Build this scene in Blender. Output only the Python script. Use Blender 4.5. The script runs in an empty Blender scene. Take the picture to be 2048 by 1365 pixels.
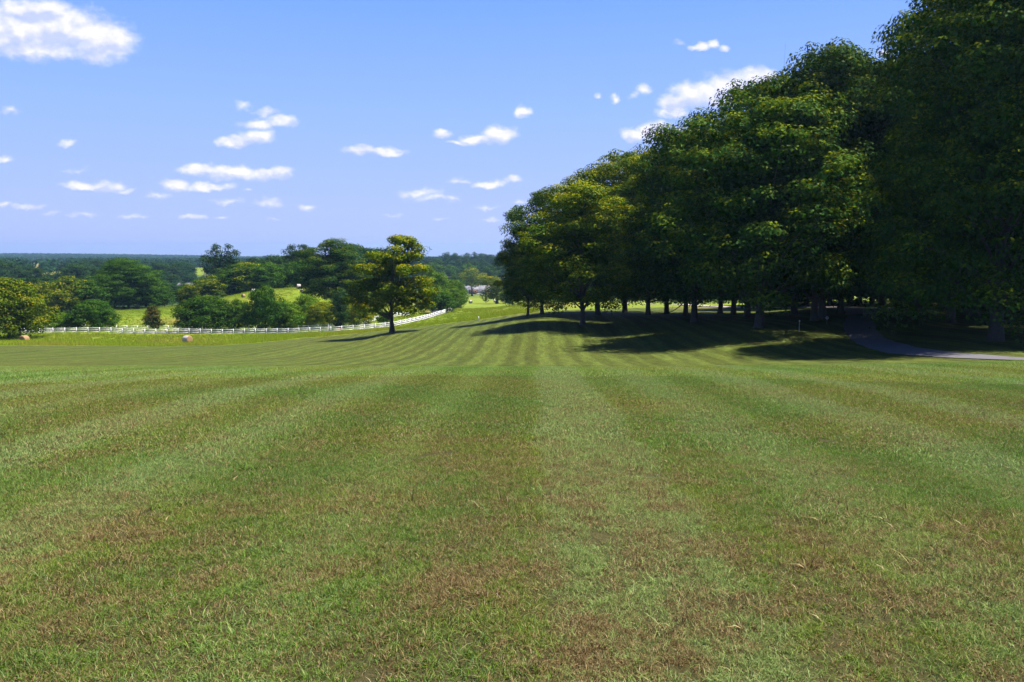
import bpy, math, random
import numpy as np
from mathutils import Vector, Matrix, Euler

S = bpy.context.scene
COL = S.collection
R_ = math.radians
F = 1593.0
HOR = 505.0
EYE = 1.65
PITCH = math.atan((682.5-HOR)/F)

# ------------------------------------------------------------------ camera
cam_d = bpy.data.cameras.new("camera"); cam = bpy.data.objects.new("camera", cam_d); COL.objects.link(cam)
cam_d.sensor_width = 36.0; cam_d.lens = F/2048*36.0; cam_d.clip_start = 0.1; cam_d.clip_end = 20000
cam.location = (0, 0, EYE); cam.rotation_euler = (math.pi/2-PITCH, 0, 0)
S.camera = cam

# ------------------------------------------------------------------ light
SUN_EL, SUN_AZ = 62.5, 78.0          # azimuth clockwise from the view direction (+Y)
sun_d = bpy.data.lights.new("sun", 'SUN'); sun = bpy.data.objects.new("sun", sun_d); COL.objects.link(sun)
sun_d.energy = 5.0; sun_d.angle = R_(0.5); sun_d.color = (1.0, .93, .80)
sd = Vector((math.sin(R_(SUN_AZ))*math.cos(R_(SUN_EL)), math.cos(R_(SUN_AZ))*math.cos(R_(SUN_EL)), math.sin(R_(SUN_EL))))
sun.rotation_euler = sd.to_track_quat('Z', 'Y').to_euler(); sun.location = sd*100
S.view_settings.view_transform = 'Standard'; S.view_settings.look = 'None'
S.view_settings.exposure = 1.45; S.view_settings.gamma = 1.0; S.view_settings.use_curve_mapping = False
S.cycles.use_denoising = True
S.cycles.max_bounces = 5; S.cycles.diffuse_bounces = 2; S.cycles.glossy_bounces = 2; S.cycles.transmission_bounces = 3
S.cycles.volume_bounces = 0; S.cycles.transparent_max_bounces = 6
try: S.cycles.use_light_tree = False
except Exception: pass

class NT:
    """tiny node helper"""
    def __init__(s, tree): s.t = tree; tree.nodes.clear()
    def n(s, typ, inp=None, **kw):
        nd = s.t.nodes.new(typ)
        for k, v in kw.items(): setattr(nd, k, v)
        for k, v in (inp or {}).items(): s.set(nd, k, v)
        return nd
    def set(s, nd, k, v):
        if isinstance(v, bpy.types.Node): v = v.outputs[0]
        if isinstance(v, bpy.types.NodeSocket): s.t.links.new(v, nd.inputs[k])
        else:
            sk = nd.inputs[k]
            if hasattr(sk.default_value, '__len__') and len(sk.default_value) == 4 and len(v) == 3: v = tuple(v)+(1,)
            sk.default_value = v
    def m(s, op, a, b=0.0, c=None, clamp=False):
        d = {0: a, 1: b}
        if c is not None: d[2] = c
        return s.n('ShaderNodeMath', d, operation=op, use_clamp=clamp)
    def mix(s, f, a, b, mode='MIX'):
        nd = s.t.nodes.new('ShaderNodeMix'); nd.data_type = 'RGBA'; nd.blend_type = mode
        s.set(nd, 0, f); s.set(nd, 6, a); s.set(nd, 7, b)
        return nd.outputs[2]
    def ss(s, v, a, b, lo=0.0, hi=1.0):
        return s.n('ShaderNodeMapRange', {0: v, 1: a, 2: b, 3: lo, 4: hi}, interpolation_type='SMOOTHSTEP')
    def ramp(s, v, stops):
        nd = s.n('ShaderNodeValToRGB', {0: v}); cr = nd.color_ramp
        while len(cr.elements) < len(stops): cr.elements.new(0.5)
        for e, (p, c) in zip(cr.elements, stops): e.position = p; e.color = tuple(c)+(1,)
        return nd
    def noise(s, vec, scale, detail=3, rough=.55, dim='3D'):
        return s.n('ShaderNodeTexNoise', {'Vector': vec, 'Scale': scale, 'Detail': detail, 'Roughness': rough}, noise_dimensions=dim)

# ------------------------------------------------------------------ sky with fair-weather cumulus
CL = [(0,62,130,44,1),(105,58,120,46,1),(205,82,68,42,1),(195,112,34,15,.9),(75,100,100,22,.9),(60,22,90,22,.9),
 (20,223,24,7,.5),(132,288,19,8,.7),(5,318,20,9,.55),(160,371,38,9,.8),(215,371,36,13,.9),(245,381,25,6,.5),
 (0,408,22,7,.6),(55,412,40,7,.6),(165,432,38,5,.35),(265,432,32,5,.35),(155,342,24,5,.3),(100,425,24,4,.3),
 (520,247,42,11,.7),(562,243,34,13,.8),(530,224,26,9,.5),(490,212,16,7,.35),(470,285,36,12,1),(512,275,36,17,1),
 (400,342,44,11,1),(468,346,60,15,1),(540,346,44,14,1),(352,372,28,11,.9),(418,374,48,9,.9),
 (318,392,25,7,.4),(455,403,30,7,.5),(535,403,30,10,.65),(500,382,13,5,.4),(390,436,32,5,.6),(443,436,13,4,.4),
 (615,418,18,7,.5),(550,440,16,4,.3),(720,301,36,11,1),(768,304,40,9,.9),(885,271,20,10,.85),(1000,270,38,16,1),
 (955,281,36,10,.9),(918,288,22,5,.6),(1048,224,17,13,1),(915,362,26,7,.5),(980,368,34,8,.8),(1025,362,20,9,.7),
 (840,386,42,10,.5),(862,397,45,8,.45),(905,394,22,5,.4),(975,415,30,5,.35),(880,437,22,5,.35),(980,440,22,5,.35),
 (785,428,20,4,.3),(1040,402,20,5,.35),(1400,92,22,8,.8),(1425,87,15,9,.8),(1452,95,13,8,.6),(1360,88,14,5,.3),
 (1288,182,17,13,.55),(1268,195,16,6,.35),(1195,192,9,5,.5),(1227,196,11,9,.6),(1350,205,34,22,1),(1345,226,36,10,.9),
 (1400,190,60,28,1),(1465,178,60,36,1),(1515,160,40,30,1),(1265,272,26,14,1),(1312,265,38,21,1),(1350,272,32,17,1),(1378,272,26,14,1),(1772,106,20,8,.8),(1640,230,30,14,.6)]
world = bpy.data.worlds.new("World"); S.world = world; world.use_nodes = True
w = NT(world.node_tree)
sky = w.n('ShaderNodeTexSky', sky_type='NISHITA', sun_disc=False, sun_elevation=R_(SUN_EL), sun_rotation=R_(SUN_AZ), altitude=100.0, air_density=1.0, dust_density=0.6, ozone_density=2.5)
tc = w.n('ShaderNodeTexCoord')
sep = w.n('ShaderNodeSeparateXYZ', {0: tc.outputs['Generated']})
yy = w.m('MAXIMUM', sep.outputs[1], 0.05)
Xn = w.m('DIVIDE', sep.outputs[0], yy); Zn = w.m('DIVIDE', sep.outputs[2], yy)
p0 = w.n('ShaderNodeCombineXYZ', {0: Xn, 1: Zn, 2: 0.0})
pz = w.n('ShaderNodeVectorMath', {0: p0, 1: (1, 1.35, 1)}, operation='MULTIPLY')
warp = w.noise(pz, 34, 3, .6)
wv = w.n('ShaderNodeVectorMath', {0: warp.outputs['Color'], 1: (.5, .5, .5)}, operation='SUBTRACT')
wv = w.n('ShaderNodeVectorMath', {0: wv, 3: 0.020}, operation='SCALE')
pw = w.n('ShaderNodeVectorMath', {0: p0, 1: wv}, operation='ADD')
def px_dir(px, py):
    a = (px-1024)/F; b = (682.5-py)/F
    Y = math.cos(PITCH)+b*math.sin(PITCH); Z = -math.sin(PITCH)+b*math.cos(PITCH)
    return a/Y, Z/Y
acc = None
for (cx, cy, rx, ry, a) in CL:
    X0, Z0 = px_dir(cx, cy); sx, sz = F/(rx*1.22), F/(ry*1.22)
    v = w.n('ShaderNodeVectorMath', {0: pw, 1: (sx, sz, 0), 2: (-X0*sx, -Z0*sz, 0)}, operation='MULTIPLY_ADD')
    L = w.n('ShaderNodeVectorMath', {0: v}, operation='LENGTH')
    e = w.m('MULTIPLY_ADD', L.outputs['Value'], -a, a)
    acc = e if acc is None else w.m('MAXIMUM', acc, e)
fine = w.noise(pz, 62, 5, .58)
dens = w.m('MULTIPLY_ADD', fine.outputs['Fac'], .62, w.m('ADD', acc, -.33))
alpha = w.ss(dens, -0.04, 0.60)
alpha = w.m('MULTIPLY', alpha, w.m('GREATER_THAN', sep.outputs[1], 0.1))
alpha = w.m('MULTIPLY', alpha, .90)
# cloud shade: lit where the density falls off towards the sun (up-right)
fine2 = w.noise(w.n('ShaderNodeVectorMath', {0: pz, 1: (.006, .011, 0)}, operation='ADD'), 36, 4, .5)
fine3 = w.noise(pz, 36, 4, .5)
lit = w.m('MULTIPLY_ADD', w.m('SUBTRACT', fine3.outputs['Fac'], fine2.outputs['Fac']), 2.6, .74)
base_ = None
for (cx, cy, rx, ry, a) in CL:
    if a < .85 or ry < 10: continue
    X0, Z0 = px_dir(cx, cy+ry*.75); sx, sz = F/(rx*1.0), F/(ry*.75)
    v = w.n('ShaderNodeVectorMath', {0: pw, 1: (sx, sz, 0), 2: (-X0*sx, -Z0*sz, 0)}, operation='MULTIPLY_ADD')
    e = w.m('SUBTRACT', 1.0, w.n('ShaderNodeVectorMath', {0: v}, operation='LENGTH').outputs['Value'])
    base_ = e if base_ is None else w.m('MAXIMUM', base_, e)
lit = w.m('SUBTRACT', lit, w.ss(base_, -.1, .9, 0, .75), clamp=True)
ccol = w.mix(lit, (.56, .62, 1.0), (.98, .94, 1.05))
# clear sky: physical sky graded towards the photograph's violet-blue
el = w.m('MAXIMUM', w.m('DIVIDE', sep.outputs[2], w.m('SQRT', w.m('MAXIMUM', w.m('SUBTRACT', 1.0, w.m('MULTIPLY', sep.outputs[2], sep.outputs[2])), .001))), 0.0)
grad = w.ramp(el, [(0.0, (.43, .515, 1.0)), (.06, (.395, .51, 1.0)), (.17, (.30, .48, 1.0)), (.34, (.15, .355, 1.0)), (.6, (.055, .16, .52)), (1.0, (.014, .05, .20))])
skys = w.n('ShaderNodeVectorMath', {0: sky, 3: 0.10}, operation='SCALE')
base = w.mix(.85, skys, grad)
out = w.mix(alpha, base, ccol)
SKYGAIN = 0.435
bg = w.n('ShaderNodeBackground', {0: out, 1: SKYGAIN})
w.n('ShaderNodeOutputWorld', {0: bg})
world.cycles.sampling_method = 'MANUAL'; world.cycles.sample_map_resolution = 512

# ------------------------------------------------------------------ terrain
def t_at(py):            # tan of depression below the horizon for a row on the axis of view
    return -px_dir(1024, py)[1]
CTRL = {
 -250: [(690,160),(672,190),(655,215),(640,250),(600,340),(575,500),(540,1000),(520,2500),(512,4500)],
 0:   [(735,32),(731,60),(712,90),(690,130),(684,160),(668,186),(659,205),(650,235),(640,280),(600,340),(575,500),(540,1000),(522,2500),(509,4500)],
 200: [(735,32),(731,60),(712,90),(692,130),(686,160),(667,188),(660,205),(645,235),(628,265),(615,300),(600,360),(572,520),(542,1000),(523,2500),(511,4500)],
 371: [(735,32),(729,60),(712,90),(693,130),(687,160),(668,188),(661,205),(638,240),(612,280),(606,330),(597,400),(583,480),(574,560),(545,1000),(524,2500),(514,4500)],
 500: [(735,32),(729,60),(712,90),(690,130),(682,160),(668,190),(662,205),(615,240),(587,270),(589,320),(585,400),(568,520),(546,1000),(524,2500),(517,4500)],
 600: [(735,31),(731,60),(716,85),(690,115),(684,134),(677,150),(667,190),(658,208),(615,240),(580,268),(582,310),(582,400),(568,520),(546,1000),(524,2500),(517,4500)],
 700: [(735,31),(740,42),(733,58),(714,80),(691,112),(679,134),(669,153),(662,188),(652,208),(610,245),(585,275),(585,330),(582,400),(565,520),(545,1000),(518,4500)],
 783: [(735,30),(742,42),(733,57),(712,80),(684,112),(665,134),(655,190),(642,212),(622,255),(605,330),(590,450),(575,600),(545,1000),(518,4500)],
 860: [(735,30),(742,42),(733,56),(707,80),(677,108),(655,145),(642,205),(626,250),(612,320),(600,420),(588,600),(555,1000),(518,4500)],
 905: [(735,30),(743,42),(733,56),(703,80),(672,104),(648,150),(636,200),(625,250),(612,330),(603,420),(590,620),(555,1000),(518,4500)],
 980: [(735,30),(743,42),(733,55),(700,80),(660,104),(643,140),(630,190),(616,290),(609,390),(598,520),(590,650),(580,850),(545,1200),(518,4500)],
 1060:[(735,30),(743,42),(733,55),(700,80),(656,100),(632,125),(622,170),(610,260),(604,350),(597,500),(588,700),(545,1300),(518,4500)],
 1200:[(735,30),(743,42),(733,55),(698,78),(655,100),(629,125),(619,160),(608,220),(603,320),(600,420),(590,620),(545,1300),(518,4500)],
 1380:[(734,30),(742,42),(731,55),(690,75),(648,96),(629,120),(611,180),(609,210),(612,260),(605,400),(590,700),(545,1300),(518,4500)],
 1520:[(733,30),(741,42),(727,55),(697,66),(656,80),(639,98),(622,130),(608,175),(608,220),(606,300),(600,450),(545,1300),(518,4500)],
 1740:[(729,30),(735,42),(711,57),(664,78),(628,93),(615,120),(603,190),(600,300),(545,1300),(518,4500)],
 1900:[(728,28),(731,40),(712,51),(678,66),(648,85),(620,125),(603,190),(600,300),(545,1300),(518,4500)],
 2048:[(726,26),(727,38),(721,45),(700,55),(668,70),(640,90),(615,130),(602,200),(598,300),(545,1300),(518,4500)],
 2350:[(726,26),(727,38),(719,46),(698,56),(668,70),(640,90),(615,130),(602,200),(598,300),(545,1300),(518,4500)],
}
cp = []; cs = []
def near_s(d): return .0018*d + .036
for px, rows in CTRL.items():
    a = (px-1024)/F
    for d in (.6, 3, 8, 14, 21):
        r = d*math.hypot(1, a); cp.append((math.atan(a)*3, math.log(r))); cs.append(near_s(d)*d/r)
    for py, d in rows:
        r = d*math.hypot(1, a); z = t_at(py)*d - EYE
        cp.append((math.atan(a)*3, math.log(r))); cs.append(z/r)
cp = np.array(cp); cs = np.array(cs)
def _k(r): return np.where(r > 1e-9, r*r*np.log(np.maximum(r, 1e-9)), 0)
n = len(cp)
K = _k(np.linalg.norm(cp[:, None]-cp[None], axis=2)) + np.eye(n)*1e-4
P = np.c_[np.ones(n), cp]
A = np.block([[K, P], [P.T, np.zeros((3, 3))]])
W = np.linalg.solve(A, np.r_[cs, 0, 0, 0])
PHM = math.atan((2350-1024)/F)
def _tps(ph, lr):
    q = np.stack([ph*3, lr], -1).reshape(-1, 2); o = np.empty(len(q))
    for i in range(0, len(q), 20000):
        b = q[i:i+20000]
        o[i:i+20000] = _k(np.linalg.norm(b[:, None]-cp[None], axis=2))@W[:n] + W[n] + b@W[n+1:]
    return o.reshape(np.shape(ph))
def bump(x, y):
    r = np.hypot(x, y); f = np.clip((r-60)/200, 0, 1)
    return .018*np.sin(x*1.1+.5*np.sin(y*.7))*np.sin(y*.9+1.3) + .02*np.sin(x*.31+1)*np.sin(y*.37) + f*.12*np.sin(x*.13+2)*np.sin(y*.11)
def height(x, y):
    x = np.asarray(x, float); y = np.asarray(y, float)
    r = np.maximum(np.hypot(x, y), .45); ph = np.arctan2(x, y)
    lr = np.log(np.minimum(r, 4600))
    pc = np.clip(ph, -.72, PHM)
    s = _tps(pc, lr)
    wgt = np.clip((np.abs(ph)-1.0)/1.6, 0, 1); wgt = wgt*wgt*(3-2*wgt)
    if np.any(wgt > 0):
        s0 = .5*(_tps(np.full_like(pc, -.72), lr)+_tps(np.full_like(pc, PHM), lr)); s = s*(1-wgt)+s0*wgt
    return -s*r + bump(x, y)
def hz(x, y): return float(height(np.array([x]), np.array([y]))[0])
def at(px, d):            # a place on the ground from bearing (column) and distance
    x = (px-1024)/F*d
    return x, d, hz(x, d)

def mesh_np(name, V, faces, smooth=False, attrs=None):
    """faces: (n,k) int array, or list of such arrays"""
    me = bpy.data.meshes.new(name)
    if not isinstance(faces, list): faces = [faces]
    V = np.asarray(V, np.float32); me.vertices.add(len(V)); me.vertices.foreach_set('co', V.ravel())
    idx = np.concatenate([np.asarray(f).ravel() for f in faces]).astype(np.int32)
    tot = np.concatenate([np.full(len(f), np.asarray(f).shape[1]) for f in faces]).astype(np.int32)
    st = np.r_[0, np.cumsum(tot)[:-1]].astype(np.int32)
    me.loops.add(len(idx)); me.loops.foreach_set('vertex_index', idx)
    me.polygons.add(len(tot)); me.polygons.foreach_set('loop_start', st); me.polygons.foreach_set('loop_total', tot)
    if smooth: me.polygons.foreach_set('use_smooth', np.ones(len(tot), bool))
    for k, v in (attrs or {}).items():
        a = me.attributes.new(k, 'FLOAT', 'POINT'); a.data.foreach_set('value', np.asarray(v, np.float32))
    me.update(calc_edges=True); me.validate()
    return me
def link(name, me, mat=None, parent=None, loc=None, rot=None):
    o = bpy.data.objects.new(name, me); COL.objects.link(o)
    if mat:
        if len(me.materials) == 0: me.materials.append(mat)
        else: o.material_slots[0].link = 'OBJECT'; o.material_slots[0].material = mat
    if parent: o.parent = parent
    if loc is not None: o.location = loc
    if rot is not None: o.rotation_euler = rot
    return o
def tag(o, label=None, cat=None, group=None, kind=None):
    if label: o['label'] = label
    if cat: o['category'] = cat
    if group: o['group'] = group
    if kind: o['kind'] = kind
    return o
def thing(name, label, cat, loc=(0, 0, 0), rz=0, group=None):
    o = bpy.data.objects.new(name, None); COL.objects.link(o); o.location = loc; o.rotation_euler = (0, 0, rz)
    o.empty_display_size = .3
    return tag(o, label, cat, group)

# ------------------------------------------------------------------ materials
def mat_new(name):
    m = bpy.data.materials.new(name); m.use_nodes = True
    return m, NT(m.node_tree)
def simple(name, col, rough=.7, var=.15, scale=6, metal=0, bump_=0):
    m, t = mat_new(name)
    g = t.n('ShaderNodeTexCoord'); nz = t.noise(g.outputs['Object'], scale, 4)
    c = t.mix(nz.outputs['Fac'], tuple(x*(1-var) for x in col), tuple(min(1, x*(1+var)) for x in col))
    b = t.n('ShaderNodeBsdfPrincipled', {'Base Color': c, 'Roughness': rough, 'Metallic': metal})
    if bump_:
        t.set(b, 'Normal', t.n('ShaderNodeBump', {'Height': nz, 'Strength': bump_, 'Distance': .05}))
    t.n('ShaderNodeOutputMaterial', {0: b})
    return m
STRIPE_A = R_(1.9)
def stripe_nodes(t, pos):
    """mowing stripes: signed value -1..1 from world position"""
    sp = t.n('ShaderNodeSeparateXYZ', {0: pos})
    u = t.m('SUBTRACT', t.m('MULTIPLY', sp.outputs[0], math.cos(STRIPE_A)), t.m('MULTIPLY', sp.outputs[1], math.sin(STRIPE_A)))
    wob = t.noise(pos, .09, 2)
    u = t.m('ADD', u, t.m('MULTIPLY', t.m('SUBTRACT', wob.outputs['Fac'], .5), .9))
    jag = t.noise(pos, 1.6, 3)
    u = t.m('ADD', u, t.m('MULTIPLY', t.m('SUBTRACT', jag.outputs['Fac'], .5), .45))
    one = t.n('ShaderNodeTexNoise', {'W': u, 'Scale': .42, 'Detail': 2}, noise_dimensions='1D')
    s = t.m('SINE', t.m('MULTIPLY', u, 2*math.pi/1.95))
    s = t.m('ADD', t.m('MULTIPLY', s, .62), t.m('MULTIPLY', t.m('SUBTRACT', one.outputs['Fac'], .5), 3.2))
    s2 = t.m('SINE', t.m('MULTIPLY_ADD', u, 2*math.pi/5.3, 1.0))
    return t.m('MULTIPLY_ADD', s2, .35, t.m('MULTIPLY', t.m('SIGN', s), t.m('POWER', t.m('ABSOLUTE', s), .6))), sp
def ground_material():
    m, t = mat_new("ground_grass")
    geo = t.n('ShaderNodeNewGeometry'); pos = geo.outputs['Position']
    st, sp = stripe_nodes(t, pos)
    big = t.noise(pos, .22, 4, .6); med = t.noise(pos, 1.7, 5, .65); sml = t.noise(pos, 23, 4, .7); sm2 = t.noise(pos, 7, 4, .7)
    hvy = t.noise(pos, .045, 3, .5)
    # lawn
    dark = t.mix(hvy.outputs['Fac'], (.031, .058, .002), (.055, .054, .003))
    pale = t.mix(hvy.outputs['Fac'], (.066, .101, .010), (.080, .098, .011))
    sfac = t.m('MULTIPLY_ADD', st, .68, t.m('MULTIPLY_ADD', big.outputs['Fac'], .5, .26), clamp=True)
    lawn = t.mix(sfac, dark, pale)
    brown = t.m('MULTIPLY', t.ss(med.outputs['Fac'], .5, .68), t.ss(big.outputs['Fac'], .40, .62))
    lawn = t.mix(t.m('MULTIPLY', brown, .55), lawn, (.090, .060, .021))
    grain = t.noise(pos, 2.1, 7, .85)
    lawn = t.mix(1.0, lawn, t.mix(t.ss(grain.outputs['Fac'], .36, .64), (.52, .58, .42), (1.36, 1.32, 1.5)), 'MULTIPLY')
    mp = t.n('ShaderNodeMapping', {0: pos, 2: (0, 0, STRIPE_A), 3: (2.3, .20, 1)})
    streak = t.noise(mp, 1.0, 5, .7)
    lawn = t.mix(1.0, lawn, t.mix(t.ss(streak.outputs['Fac'], .36, .64), (.74, .74, .62), (1.22, 1.20, 1.3)), 'MULTIPLY')
    lawn = t.mix(t.ss(sml.outputs['Fac'], .35, .75, 0, .45), lawn, (.032, .046, .007))
    dist = t.n('ShaderNodeVectorMath', {0: pos}, operation='LENGTH').outputs['Value']
    lawn = t.mix(t.ss(dist, 20, 44, .85, 0), lawn, t.mix(sm2.outputs['Fac'], (.020, .026, .008), (.062, .046, .020)))
    # meadow
    m1 = t.ramp(t.m('ADD', t.m('MULTIPLY', hvy.outputs['Fac'], .55), t.m('MULTIPLY', big.outputs['Fac'], .45)),
                [(.3, (.070, .125, .005)), (.48, (.12, .175, .007)), (.6, (.145, .165, .012)), (.75, (.18, .14, .033))])
    mead = t.mix(t.ss(sm2.outputs['Fac'], .4, .7, 0, .4), m1, (.10, .14, .010))
    ed = t.n('ShaderNodeAttribute', attribute_name='edge')
    e2 = t.m('ADD', ed.outputs['Fac'], t.m('MULTIPLY', t.m('SUBTRACT', med.outputs['Fac'], .5), 2.5))
    ml = t.ss(e2, -.6, .8)
    c = t.mix(ml, lawn, mead)
    tan = t.n('ShaderNodeAttribute', attribute_name='tan')
    c = t.mix(t.m('MULTIPLY', tan.outputs['Fac'], t.ss(med.outputs['Fac'], .3, .6)), c, (.19, .135, .045))
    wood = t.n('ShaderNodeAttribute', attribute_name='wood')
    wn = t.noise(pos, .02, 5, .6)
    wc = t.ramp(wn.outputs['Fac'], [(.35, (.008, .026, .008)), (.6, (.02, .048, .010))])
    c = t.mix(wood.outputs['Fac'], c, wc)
    b = t.n('ShaderNodeBsdfPrincipled', {'Base Color': c, 'Roughness': .9, 'Specular IOR Level': .15})
    hb = t.m('ADD', t.m('MULTIPLY', sml.outputs['Fac'], .6), sm2.outputs['Fac'])
    t.set(b, 'Normal', t.n('ShaderNodeBump', {'Height': hb, 'Strength': .9, 'Distance': .06}))
    t.n('ShaderNodeOutputMaterial', {0: b})
    return m
def blade_material(name, tall=False, gain=1.0):
    m, t = mat_new(name)
    geo = t.n('ShaderNodeNewGeometry'); pos = geo.outputs['Position']
    rnd = t.n('ShaderNodeAttribute', attribute_name='rnd').outputs['Fac']
    if not tall:
        st, sp = stripe_nodes(t, pos)
        big = t.noise(pos, .22, 4, .6); med = t.noise(pos, 1.7, 5, .65); dead = t.noise(pos, 3.1, 4, .6)
        g = t.ramp(rnd, [(0, (.055, .120, .010)), (.3, (.105, .180, .016)), (.55, (.155, .225, .022)), (.72, (.115, .195, .085)), (.86, (.20, .26, .09)), (1, (.28, .28, .11))])  # bluish stop paints blue-green glints into some of the blades
        hue = t.mix(t.ss(big.outputs['Fac'], .38, .62), (.88, 1.0, .9), (1.22, 1.02, .8))
        g = t.mix(1.0, g, hue, 'MULTIPLY')
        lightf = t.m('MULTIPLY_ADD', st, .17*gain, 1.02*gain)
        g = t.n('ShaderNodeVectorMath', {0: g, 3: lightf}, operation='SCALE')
        f = t.m('MULTIPLY', t.ss(dead.outputs['Fac'], .36, .62), t.ss(big.outputs['Fac'], .30, .58))
        near = t.m('DIVIDE', 6.5, t.m('ADD', 2.5, sp.outputs[1]), clamp=True)
        g = t.mix(t.m('MULTIPLY', t.ss(st, -.2, 1.0), .5), g, (.205, .265, .11))
        f = t.m('ADD', t.m('MULTIPLY', f, t.m('MULTIPLY_ADD', near, .8, .03)), t.m('MULTIPLY', near, .12))
        isdead = t.m('LESS_THAN', t.m('FRACT', t.m('MULTIPLY', rnd, 17.31)), f)
        tanc = t.ramp(t.m('FRACT', t.m('MULTIPLY', rnd, 7.7)), [(0, (.07, .042, .016)), (.5, (.19, .128, .056)), (.85, (.28, .205, .095)), (1, (.38, .31, .18))])
        c = t.mix(isdead, g, tanc)
    else:
        big = t.noise(pos, .05, 3); 
        g = t.ramp(rnd, [(0, (.11, .18, .007)), (.5, (.21, .31, .010)), (1, (.32, .35, .03))])
        c = t.mix(t.ss(big.outputs['Fac'], .45, .7, 0, .6), g, (.30, .25, .05))
    d = t.n('ShaderNodeBsdfDiffuse', {0: c}); tr = t.n('ShaderNodeBsdfTranslucent', {0: c})
    mx = t.n('ShaderNodeMixShader', {0: .3, 1: d, 2: tr})
    gl = t.n('ShaderNodeBsdfGlossy', {0: (.6, .75, .6), 1: .55})
    mx = t.n('ShaderNodeMixShader', {0: .015, 1: mx, 2: gl})
    t.n('ShaderNodeOutputMaterial', {0: mx})
    return m
def leaf_material(name, dark, mid, tip, gl=.006, trans=.18, tipamt=.25):
    m, t = mat_new(name)
    geo = t.n('ShaderNodeNewGeometry'); pos = geo.outputs['Position']
    rnd = t.n('ShaderNodeAttribute', attribute_name='rnd').outputs['Fac']
    tp = t.n('ShaderNodeAttribute', attribute_name='tip').outputs['Fac']
    oi = t.n('ShaderNodeObjectInfo').outputs['Random']
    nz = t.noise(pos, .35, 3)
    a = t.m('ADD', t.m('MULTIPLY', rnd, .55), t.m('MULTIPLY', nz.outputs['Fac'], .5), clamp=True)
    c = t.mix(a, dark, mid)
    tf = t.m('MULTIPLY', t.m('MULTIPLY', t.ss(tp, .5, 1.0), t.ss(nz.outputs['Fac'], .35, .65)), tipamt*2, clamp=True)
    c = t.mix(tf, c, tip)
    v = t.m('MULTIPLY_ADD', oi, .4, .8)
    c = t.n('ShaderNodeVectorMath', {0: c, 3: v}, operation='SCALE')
    d = t.n('ShaderNodeBsdfDiffuse', {0: c}); tr = t.n('ShaderNodeBsdfTranslucent', {0: t.mix(1.0, c, (1.5, 1.15, .3), 'MULTIPLY')})
    mx = t.n('ShaderNodeMixShader', {0: trans, 1: d, 2: tr})
    g_ = t.n('ShaderNodeBsdfGlossy', {0: (.55, .7, .5), 1: .5})
    mx = t.n('ShaderNodeMixShader', {0: gl, 1: mx, 2: g_})
    t.n('ShaderNodeOutputMaterial', {0: mx})
    return m
M = {}
M['ground'] = ground_material()
M['blade'] = blade_material("grass_blades"); M['blade_far'] = blade_material("grass_blades_brightened", gain=1.45); M['tall'] = blade_material("meadow_blades", True)  # blade_far is a lighter copy, colour makes up for shaded blade sides
M['leaf_maple'] = leaf_material("leaf_maple", (.004, .022, .006), (.026, .085, .004), (.14, .175, .003), tipamt=.45)  # bright tip colour stands in for sunlit clump tops
M['leaf_maple2'] = leaf_material("leaf_maple_yellow", (.006, .032, .004), (.070, .140, .003), (.22, .225, .003), tipamt=.55)
M['leaf_deep'] = leaf_material("leaf_deep", (.008, .028, .010), (.022, .060, .012), (.07, .10, .01), tipamt=.2)
M['leaf_mid'] = leaf_material("leaf_mid", (.009, .038, .005), (.036, .100, .005), (.10, .16, .006))
M['leaf_light'] = leaf_material("leaf_light", (.022, .070, .004), (.075, .160, .007), (.17, .22, .01))
M['leaf_yellowgreen'] = leaf_material("leaf_yellowgreen", (.040, .085, .002), (.130, .190, .003), (.28, .27, .004), tipamt=.6)
M['leaf_olive'] = leaf_material("leaf_olive", (.016, .050, .002), (.110, .170, .002), (.20, .185, .004), tipamt=.6)
M['leaf_autumn'] = leaf_material("leaf_autumn", (.05, .05, .006), (.12, .09, .008), (.40, .12, .02), tipamt=.9)
M['leaf_redtip'] = leaf_material("leaf_redtip", (.014, .040, .008), (.035, .070, .010), (.22, .07, .015), tipamt=.35)
M['leaf_teal'] = leaf_material("leaf_teal", (.005, .026, .012), (.018, .060, .018), (.05, .09, .012), tipamt=.2)
M['bark'] = simple("bark", (.040, .036, .034), .9, .5, 5, bump_=.8)
M['white'] = simple("white_paint", (.72, .72, .76), .45, .06, 2)
M['hay'] = simple("hay", (.24, .15, .075), .95, .35, 14, bump_=.8)
M['net'] = simple("bale_wrap", (.32, .30, .29), .7, .15, 10, bump_=.3)
M['asphalt'] = simple("asphalt", (.075, .072, .088), .9, .3, 3, bump_=.3)
M['gravel'] = simple("gravel", (.30, .26, .27), .95, .25, 2)
M['clay'] = simple("clay_bank", (.42, .26, .18), .95, .3, 1)
M['roof'] = simple("roof_shingle", (.14, .14, .17), .8, .2, 3)
M['siding'] = simple("siding", (.20, .22, .28), .6, .08, 3)
M['brick'] = simple("red_brick", (.13, .05, .035), .85, .25, 5)
M['glass'] = simple("window_glass", (.03, .04, .05), .1, .1, 1)
M['darkwood'] = simple("dark_stained_wood", (.035, .03, .04), .8, .3, 4)
M['pole'] = simple("weathered_pole", (.30, .29, .30), .85, .25, 4)
M['tyre'] = simple("tyre_rubber", (.02, .02, .02), .8, .2, 8)
M['mulch'] = simple("mulch", (.22, .10, .05), .95, .35, 5, bump_=.5)

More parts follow.
